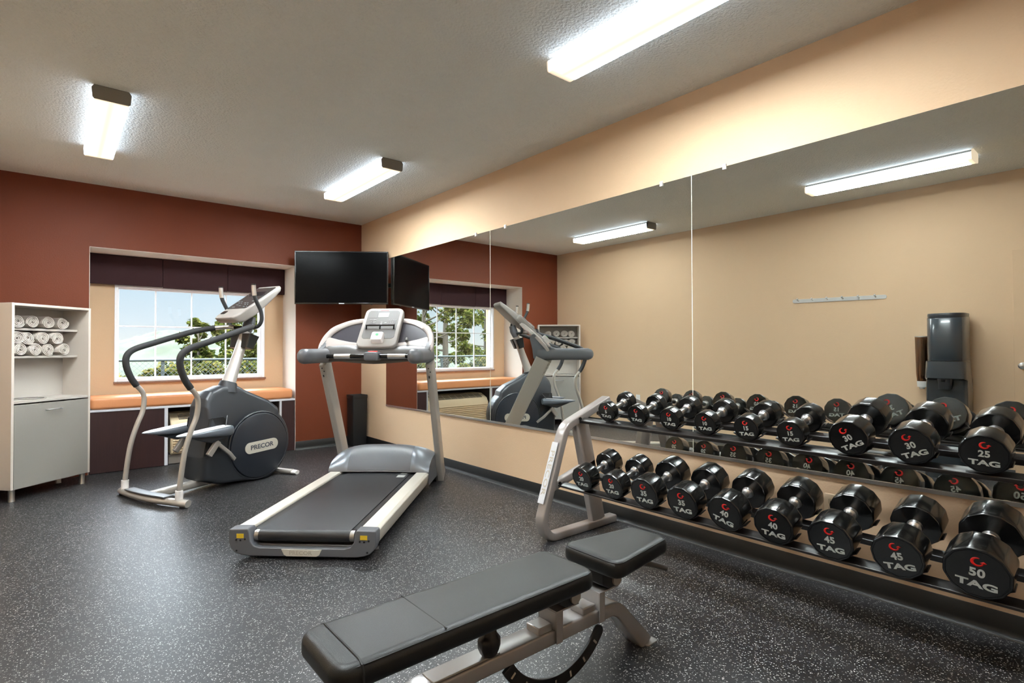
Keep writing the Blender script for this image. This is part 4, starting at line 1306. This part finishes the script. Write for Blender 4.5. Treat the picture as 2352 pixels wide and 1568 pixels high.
order = {5: ['dumbbell marked 5 at the far left end of the top tier', 'dumbbell marked 5 on the top tier, second from the left'],
         10: ['dumbbell marked 10 on the top tier, next to the 5s', 'dumbbell marked 10 on the top tier, next to the 15s'],
         15: ['dumbbell marked 15 on the top tier, next to the 10s', 'dumbbell marked 15 on the top tier, next to the tilted 30'],
         30: ['dumbbell marked 30 on the top tier, next to the 15, its lettering tilted most', 'dumbbell marked 30 on the top tier, next to the 25'],
         25: ['dumbbell marked 25 at the near right end of the top tier'],
         20: ['dumbbell marked 20 at the far left end of the bottom tier', 'dumbbell marked 20 on the bottom tier, next to the 35s'],
         35: ['dumbbell marked 35 on the bottom tier, next to the 20s', 'dumbbell marked 35 on the bottom tier, next to the 40s'],
         40: ['dumbbell marked 40 on the bottom tier, next to the 35s', 'dumbbell marked 40 on the bottom tier, next to the 45s'],
         45: ['dumbbell marked 45 on the bottom tier, next to the 40s', 'dumbbell marked 45 on the bottom tier, next to the 50'],
         50: ['largest dumbbell marked 50 at the near right end of the bottom tier']}
seen = {}
def cradle(x, y, z, R, parent, wd):
    """curved black saddle strip under a head; head centre at (x,y,z) world"""
    g = G(); rg = []
    Rs = max(R + .0032, .078)
    dz = Rs - R - .0032
    for i in range(17):
        a = math.radians(-90 - 58 + 116 * i / 16)
        rr2 = Rs + (.006 if i in (0, 16) else 0)
        rg.append(Vector((0, rr2 * math.cos(a), dz + rr2 * math.sin(a))))
    o = g.bar(rg, (1, 0, 0), wd, .0045, .0018, 2).build('saddle', M['rack_black'], parent, angle=50)
    o.matrix_local = T(x + .37, y - YF, z) @ RY(-TILT)
    return o
for tier, w_, y, roll, xfr, zfr in DB:
    d = db_mesh(w_); R, Th = d['R'], d['Th']; L_ = .130 + 2 * Th
    xc = xfr + L_ / 2 * math.cos(TILT); zc = zfr + L_ / 2 * math.sin(TILT)
    k = seen.get(w_, 0); seen[w_] = k + 1
    t = thing('dumbbell', 'black ' + order[w_][k], 'dumbbell', (xc, y, zc), group='dumbbells on the two tier rack')
    mroot = T(xc, y, zc) @ RZ(-PI / 2) @ RX(TILT) @ RY(math.radians(roll))
    t.matrix_world = mroot
    put('handle', d['hd'], t, Matrix())
    for sg in (-1, 1):
        yo = sg * (L_ / 2)
        hd = put('head', d['hf'] if sg < 0 else d['hb'], t, T(0, yo, 0))
        hd.matrix_local = T(0, yo, 0)
        turn = Matrix() if sg < 0 else RZ(PI)
        base = turn @ RX(PI / 2)
        put('emblem', d['em'], hd, turn @ T(0, -.0004, R * .46) @ RX(PI / 2))
        put('weight_number', d['num'], hd, turn @ T(0, -.0006, R * .02) @ RX(PI / 2))
        put('lettering', d['tx'], hd, turn @ T(0, -.0006, -R * .44) @ RX(PI / 2))
    for sg in (-1, 1):
        off = sg * (.065 + Th / 2)
        hx = xc + off * math.cos(TILT); hz = zc + off * math.sin(TILT)
        cradle(hx, y, hz, R, rk_, min(.052, Th * .8))

# ================================================================ ADJUSTABLE BENCH
bn = thing('weight_bench', 'black vinyl adjustable weight bench with a silver frame in the foreground', 'weight bench', (-1.75, -5.108, 0))
OX, OY = -1.75, -5.108
def padmesh(name, outline_fn, z0, z1, n, r, mat, label=None):
    """outline_fn(ins)->list of (x,y) world for the given inset"""
    g = G(); rg = []
    for k in range(6):
        a = -PI / 2 + k * PI / 10
        rg.append((r * .7 * (1 - math.cos(a)), z0 + r * .7 + r * .7 * math.sin(a)))
    for k in range(8):
        a = k * PI / 14
        rg.append((r * (1 - math.cos(a)), z1 - r + r * math.sin(a)))
    rings = [[(x - OX, y - OY, z) for x, y in outline_fn(ins)] for ins, z in rg]
    g.rings(rings)
    return g.build(name, mat, bn, angle=60)
def rectfn(x0, x1, y0, y1, rc):
    def f(ins):
        W_, D_ = (x1 - x0) / 2 - ins, (y1 - y0) / 2 - ins
        return [((x0 + x1) / 2 + u, (y0 + y1) / 2 + vv) for u, vv in rrect(W_, D_, max(rc - ins, .004), 5)]
    return f
bp1 = padmesh('back_pad', rectfn(-2.468, -1.560, -5.245, -4.980, .050), .370, .434, 1, .026, M['vinyl'])
def trap(ins):
    c_ = [(-1.478 + ins, -4.980 - ins), (-1.478 + ins, -5.262 + ins), (-1.100 - ins, -5.215 + ins), (-1.100 - ins, -5.030 - ins)]
    return [(p.x, p.y) for p in fillet([Vector((a, b, 0)) for a, b in c_], max(.05 - ins, .006), 6, True)]
bp2 = padmesh('seat_pad', trap, .370, .434, 1, .026, M['vinyl'])
# seams and piping
g = G()
for x in (-2.160,):
    g.bar([(x - OX, -4.988 - OY, .4332), (x - OX, -5.236 - OY, .4332)], (1, 0, 0), .004, .003, .001, 1)
g.build('panel_seam', M['seam'], bp1)
g = G(); x = -2.400
prof = [(-4.9785, .365), (-4.9785, .408), (-4.987, .427), (-5.006, .4345), (-5.219, .4345), (-5.238, .427), (-5.2465, .408), (-5.2465, .365)]
g.tube([(x - OX, a - OY, b) for a, b in prof], .0032, 8); g.build('end_piping', M['seam'], bp1)
g = G()
g.tube([(-2.395 - OX, -5.2385 - OY, .4265), (-1.61 - OX, -5.2385 - OY, .4265), (-1.582 - OX, -5.230 - OY, .4265)], .0016, 6)
g.tube([(-2.405 - OX, -5.2385 - OY, .4265), (-2.435 - OX, -5.2330 - OY, .422), (-2.456 - OX, -5.218 - OY, .405), (-2.4645 - OX, -5.208 - OY, .370)], .0016, 6)
g.build('side_stitching', M['seam'], bp1)
o2 = trap(.0058); pp = [(x - OX, y - OY, .4268) for x, y in o2]; pp.append(pp[0])
g = G(); g.tube(pp, .0016, 6); g.build('side_stitching', M['seam'], bp2)
# frame spine: rear foot - spine - curved front leg
YS = -5.104
sp_ = [Vector((-2.36 - OX, YS - OY, .022)), Vector((-2.24 - OX, YS - OY, .2065)), Vector((-1.335 - OX, YS - OY, .2005)), Vector((-1.150 - OX, YS - OY, .004))]
g = G(); fp = fillet(sp_, [0, .20, .10, 0], 12); g.bar(fp, (0, 1, 0), .082, .052, .007, 3, ws=None, hs=[.050 + .014 * max(0, (q.x - (-1.36 - OX)) / .2) for q in fp])
g.build('spine', M['bench_frame'], bn, angle=40)
g = G(); g.prism(rrect(.035, .055, .012, 3), lambda u, vv, q: (-1.135 - OX + u, YS - OY + vv, q), 0, .006); g.build('front_foot_plate', M['bench_frame'], bn, bevel=.001)
G().bar([Vector((-2.385 - OX, -.36, .028)), Vector((-2.385 - OX, .36, .028))], (1, 0, 0), .075, .05, .008).build('rear_foot', M['bench_frame'], bn, angle=40)
# cover plate, gussets and U brackets
G().box(-2.14 - OX, -1.90 - OX, -.030, .034, .2285, .2345).build('cover_plate', M['bench_frame'], bn, bevel=.002)
def ubr(x0, x1, zt, nm):
    g = G()
    for yy in (-.046, .042): g.box(x0 - OX, x0 + .030 - OX, yy, yy + .004, .182, zt - .004)
    g.box(x0 - OX, x1 - OX, -.047, .047, zt - .005, zt).box(x0 - OX, x0 + .004 - OX, -.042, .042, .226, zt - .005); g.build(nm, M['bench_frame'], bn, bevel=.001)
ubr(-1.668, -1.560, .292, 'hinge_bracket'); ubr(-1.450, -1.345, .292, 'hinge_bracket')
g = G(); g.box(-1.735 - OX, -1.672 - OX, -.030, .034, .222, .250); g.build('cross_gusset', M['bench_frame'], bn, bevel=.004)
g = G(); g.box(-1.520 - OX, -1.454 - OX, -.030, .034, .222, .250); g.build('cross_gusset', M['bench_frame'], bn, bevel=.004)
for x in (-1.605, -1.382):
    g = G(); g.prism([(x - .055, .370), (x - .055, .315), (x - .02, .294), (x + .045, .300), (x + .065, .370)], lambda u, vv, q: (u - OX, q, vv), -.052, .046); g.build('pad_hinge', M['ladder'], bn, bevel=.004)
    g = G(); g.cyl((x + .018 - OX, -.060, .322), (x + .018 - OX, -.052, .322), .023, 28).cyl((x + .018 - OX, -.052, .322), (x + .018 - OX, .06, .322), .012, 16); g.build('hinge_pin', M['tm_post'], bn)
g = G(); g.box(-2.5 + .12 - OX, -1.64 - OX, -.035, -.010, .345, .371).box(-2.5 + .12 - OX, -1.64 - OX, .010, .035, .345, .371); g.build('pad_rail', M['ladder'], bn, bevel=.002)
g = G(); rg = []
for z, k in ((.2345, .6), (.245, .8), (.262, 1.0), (.285, 1.0), (.300, .7), (.350, .45)):
    rg.append([(-1.935 - OX + .038 * k * math.cos(q * PI / 4 + .39), -.020 + .034 * k * math.sin(q * PI / 4 + .39), z) for q in range(8)])
g.rings(rg); g.build('adjust_knob', M['black_plastic'], bn, angle=40, bevel=.002)
# ladder arc under the spine
g = G(); cx0, cz0 = -1.640 - OX, .300
out, inn2 = [], []
for i in range(33):
    a = math.radians(-150 + 112 * i / 32)
    out.append((cx0 + .283 * math.cos(a), cz0 + .278 * math.sin(a) )); inn2.append((cx0 + .238 * math.cos(a), cz0 + .235 * math.sin(a)))
ea = math.radians(-38)
tip = [(cx0 + .2605 * math.cos(ea) + .0225 * math.cos(ea + t_), cz0 + .2565 * math.sin(ea) + .0225 * math.sin(ea + t_)) for t_ in [k * PI / 6 for k in range(1, 6)]]
poly = out + tip + inn2[::-1]
lad = g.prism(poly, lambda u, vv, q: (u, q, vv), -.030, -.018)
lad = g.build('incline_ladder', M['ladder'], bn, angle=35, bevel=.0015)
g = G()
for ad in (-46, -62, -78, -94, -110, -126, -142):
    a = math.radians(ad); cxx = cx0 + .261 * math.cos(a); czz = cz0 + .257 * math.sin(a)
    g.bar([Vector((cxx - .010 * math.cos(a), -.0305, czz - .010 * math.sin(a))), Vector((cxx + .011 * math.cos(a), -.0305, czz + .011 * math.sin(a)))], (-math.sin(a), 0, math.cos(a)), .008, .002, .001, 1)
g.build('ladder_slot', M['slot'], lad)
g = G(); g.tube([(-1.20 - OX, -.02, .335), (-1.14 - OX, -.06, .318), (-1.095 - OX, -.085, .300)], .012, 12); g.build('seat_lever', M['tm_dark'], bn)
G().box(-1.42 - OX, -1.13 - OX, -.02, .02, .345, .371).build('seat_support', M['ladder'], bn, bevel=.002)

# ================================================================ OUTDOORS
def ground():
    g = G()
    def f(u, vv):
        x = -40 + 80 * u; y = AD + .25 + 60 * vv ** 1.6
        z = -.35 + .05 * math.sin(x * .7) * math.sin(y * .5) - min(1.2, .10 * max(0, y - 8))
        return (x, y, z)
    g.surf(f, 40, 40); return g
struct('ground_outside', ground(), M['grass'])
def hills():
    from mathutils import noise
    g = G()
    def f(u, vv):
        x = -90 + 150 * u; y = 48 + 55 * vv
        k = max(0, min(1, (x + 4) / 15)); k = k * k * (3 - 2 * k)
        base = math.sin(PI * min(1, vv * .9)) ** 1.2
        z = -2.2 + 6.0 * base * (.50 + .36 * k + .10 * math.sin(x * .23) + .03 * math.sin(x * .9))
        z += base * .55 * noise.noise(Vector((x * .55, y * .35, 0))) + base * .3 * noise.noise(Vector((x * 1.5, y * .9, 3)))
        return (x, y, z)
    g.surf(f, 320, 50); return g
struct('hill_outside', hills(), M['hill'])

# chain link fence with a green top rail
fn = thing('chain_link_fence', 'green chain link fence outside the window', 'fence', (-2.5, 5.0, 0))
fx0, fx1, fz = -9.0, 8.0, .985
G().tube([(fx0, 0, fz), (fx1, 0, fz)], .022, 10).build('top_rail', M['fence'], fn)
for x in (-7.4, -5.0 + .55, -1.47, .9, 3.6, 6.2):
    G().tube([(x + 2.5, .03, -.35), (x + 2.5, .03, fz + .02)], .028, 10).build('post', M['fence'], fn)
g = G(); P_ = .085; zlo = -.3
nx = int((fx1 - fx0) / P_)
span = fz - .02 - zlo
for i in range(-int(span / P_), nx + 1):
    for dr_ in (1, -1):
        xa = fx0 + i * P_ if dr_ > 0 else fx0 + i * P_ + span
        xb = xa + dr_ * span
        a = Vector((xa, 0, zlo)); b = Vector((xb, 0, zlo + span))
        if min(xa, xb) < fx0 or max(xa, xb) > fx1: continue
        g.tube([a, b], .0026, 3, cap=False)
mo = g.build('wire_mesh', M['fence'], fn)
mo['kind'] = 'stuff'

def leaves(n, centers, size, rnd, squash=.8):
    g = G()
    for _ in range(n):
        c, r = rnd.choice(centers)
        while True:
            p = Vector((rnd.uniform(-1, 1), rnd.uniform(-1, 1), rnd.uniform(-1, 1)))
            if p.length <= 1: break
        p = Vector(c) + Vector((p.x * r, p.y * r, p.z * r * squash))
        s_ = size * rnd.uniform(.6, 1.35)
        mx = Euler((rnd.uniform(-1.0, 1.0), rnd.uniform(-1.0, 1.0), rnd.uniform(0, 6.28))).to_matrix()
        q = [Vector((-.5, 0, 0)), Vector((-.1, -.30, .05)), Vector((.5, 0, -.05)), Vector((-.1, .30, .05))]
        g.add([p + mx @ (v_ * s_) for v_ in q], [(0, 1, 2, 3)])
    return g
def tree(name, x, y, h, cr_, n, seed, label, lean=0.0, size=.12, trunk=.075, clusters=26, low=.32, mat='leaf', spread=1.0, fixed=None):
    rnd = random.Random(seed)
    t = thing(name, label, 'tree', (x, y, -.4), group='trees behind the fence')
    g = G()
    top = Vector((lean, 0, h * .9))
    trunkp = sm([(0, 0, 0), (lean * .2, .03, h * .3), (lean * .55, -.03, h * .6), top], 5)
    g.tube(trunkp, trunk, 10, rads=[trunk * (1.25 - .95 * i / (len(trunkp) - 1)) for i in range(len(trunkp))])
    cs = []
    for k in range(clusters):
        zz = h * (low + (1.02 - low) * (k + .5) / clusters)
        a = rnd.uniform(0, 2 * PI)
        rad = cr_ * spread * rnd.uniform(.25, 1.0) * (1.0 - .45 * ((zz / h - low) / (1 - low)) ** 2)
        base = Vector((lean * zz / h, 0, zz * .86))
        c = Vector((lean * zz / h + rad * math.cos(a), rad * math.sin(a), zz))
        cs.append((c, rnd.uniform(.22, .48) * cr_ * .55))
        g.tube(sm([base, (base + c) / 2 + Vector((0, 0, -.05)), c], 3), .02, 6, rads=[trunk * .35 * (1 - .8 * i / 6) + .004 for i in range(7)])
    if fixed:
        for c, r in fixed: 
            cs.append((Vector(c), r))
    g.build('trunk', M['bark'], t, angle=60)
    f = leaves(n, cs, size, rnd); lf = f.build('foliage', M[mat], t, angle=180, recalc=False)
    lf['kind'] = 'stuff'
    return t
tree('broadleaf_tree', -5.06, 6.9, 5.6, 1.2, 5200, 3, 'broadleaf tree on the left of the two trunks in the mirrored window', .0, .13, .075, 30, .20)
tree('broadleaf_tree', -7.37, 9.3, 6.4, 1.7, 7500, 8, 'broadleaf tree whose straight trunk shows between the window bars in the mirror', .0, .15, .10, 34, .16)
tree('broadleaf_tree', -10.9, 11.6, 6.2, 1.9, 6000, 15, 'farther broadleaf tree at the right edge of the mirrored window', .1, .17, .09, 26, .12)
tree('broadleaf_tree', 1.10, 8.2, 4.9, 1.75, 7000, 21, 'broadleaf tree at the right of the window, behind the stair climber console', -.1, .14, .08, 30, .08)
tree('young_tree', -.62, 6.9, 2.15, .80, 3000, 33, 'low young tree with spreading leafy twigs right of the middle of the window', .05, .12, .03, 18, .30, spread=1.1)
tree('young_tree', -3.25, 6.9, 1.75, .55, 1300, 51, 'small young tree at the left edge of the window', .05, .11, .03, 12, .35, spread=1.1)
def shrub(x, y, r, h, n, seed, label):
    rnd = random.Random(seed)
    t = thing('garden_shrub', label, 'shrub', (x, y, -.4), group='shrubs along the fence')
    cs = [(Vector((rnd.uniform(-r, r), rnd.uniform(-r * .6, r * .6), rnd.uniform(.15, h))), rnd.uniform(.16, .24)) for _ in range(14)]
    g = G()
    for c, q in cs: g.tube([(0, 0, 0), (c.x * .5, c.y * .5, c.z * .6), c], .012, 5)
    g.build('stems', M['bark'], t)
    lf = leaves(n, cs, .10, rnd).build('foliage', M['shrub'], t, angle=180, recalc=False)
    lf['kind'] = 'stuff'
sl_ = ['at the left edge of the window', 'left of the middle of the window', 'just left of the middle of the window', 'in the middle of the window', 'right of the middle of the window', 'left of the stair climber mast', 'at the right edge of the window',
       'under the left mirrored tree trunk', 'between the mirrored tree trunks', 'at the right of the mirrored window']
for i, (x, y, r, h) in enumerate(((-3.35, 5.55, .46, 1.50), (-2.55, 5.6, .46, 1.28), (-1.8, 5.55, .44, 1.2), (-1.05, 5.6, .44, 1.22), (-.3, 5.55, .44, 1.25), (.45, 5.6, .46, 1.35), (1.2, 5.55, .5, 1.45), (-4.35, 5.6, .5, 1.2), (-5.25, 5.55, .5, 1.2), (-6.15, 5.6, .5, 1.25))):
    shrub(x, y, r, h, 2300, 40 + i, 'yellow green leafy shrub behind the fence ' + sl_[i])
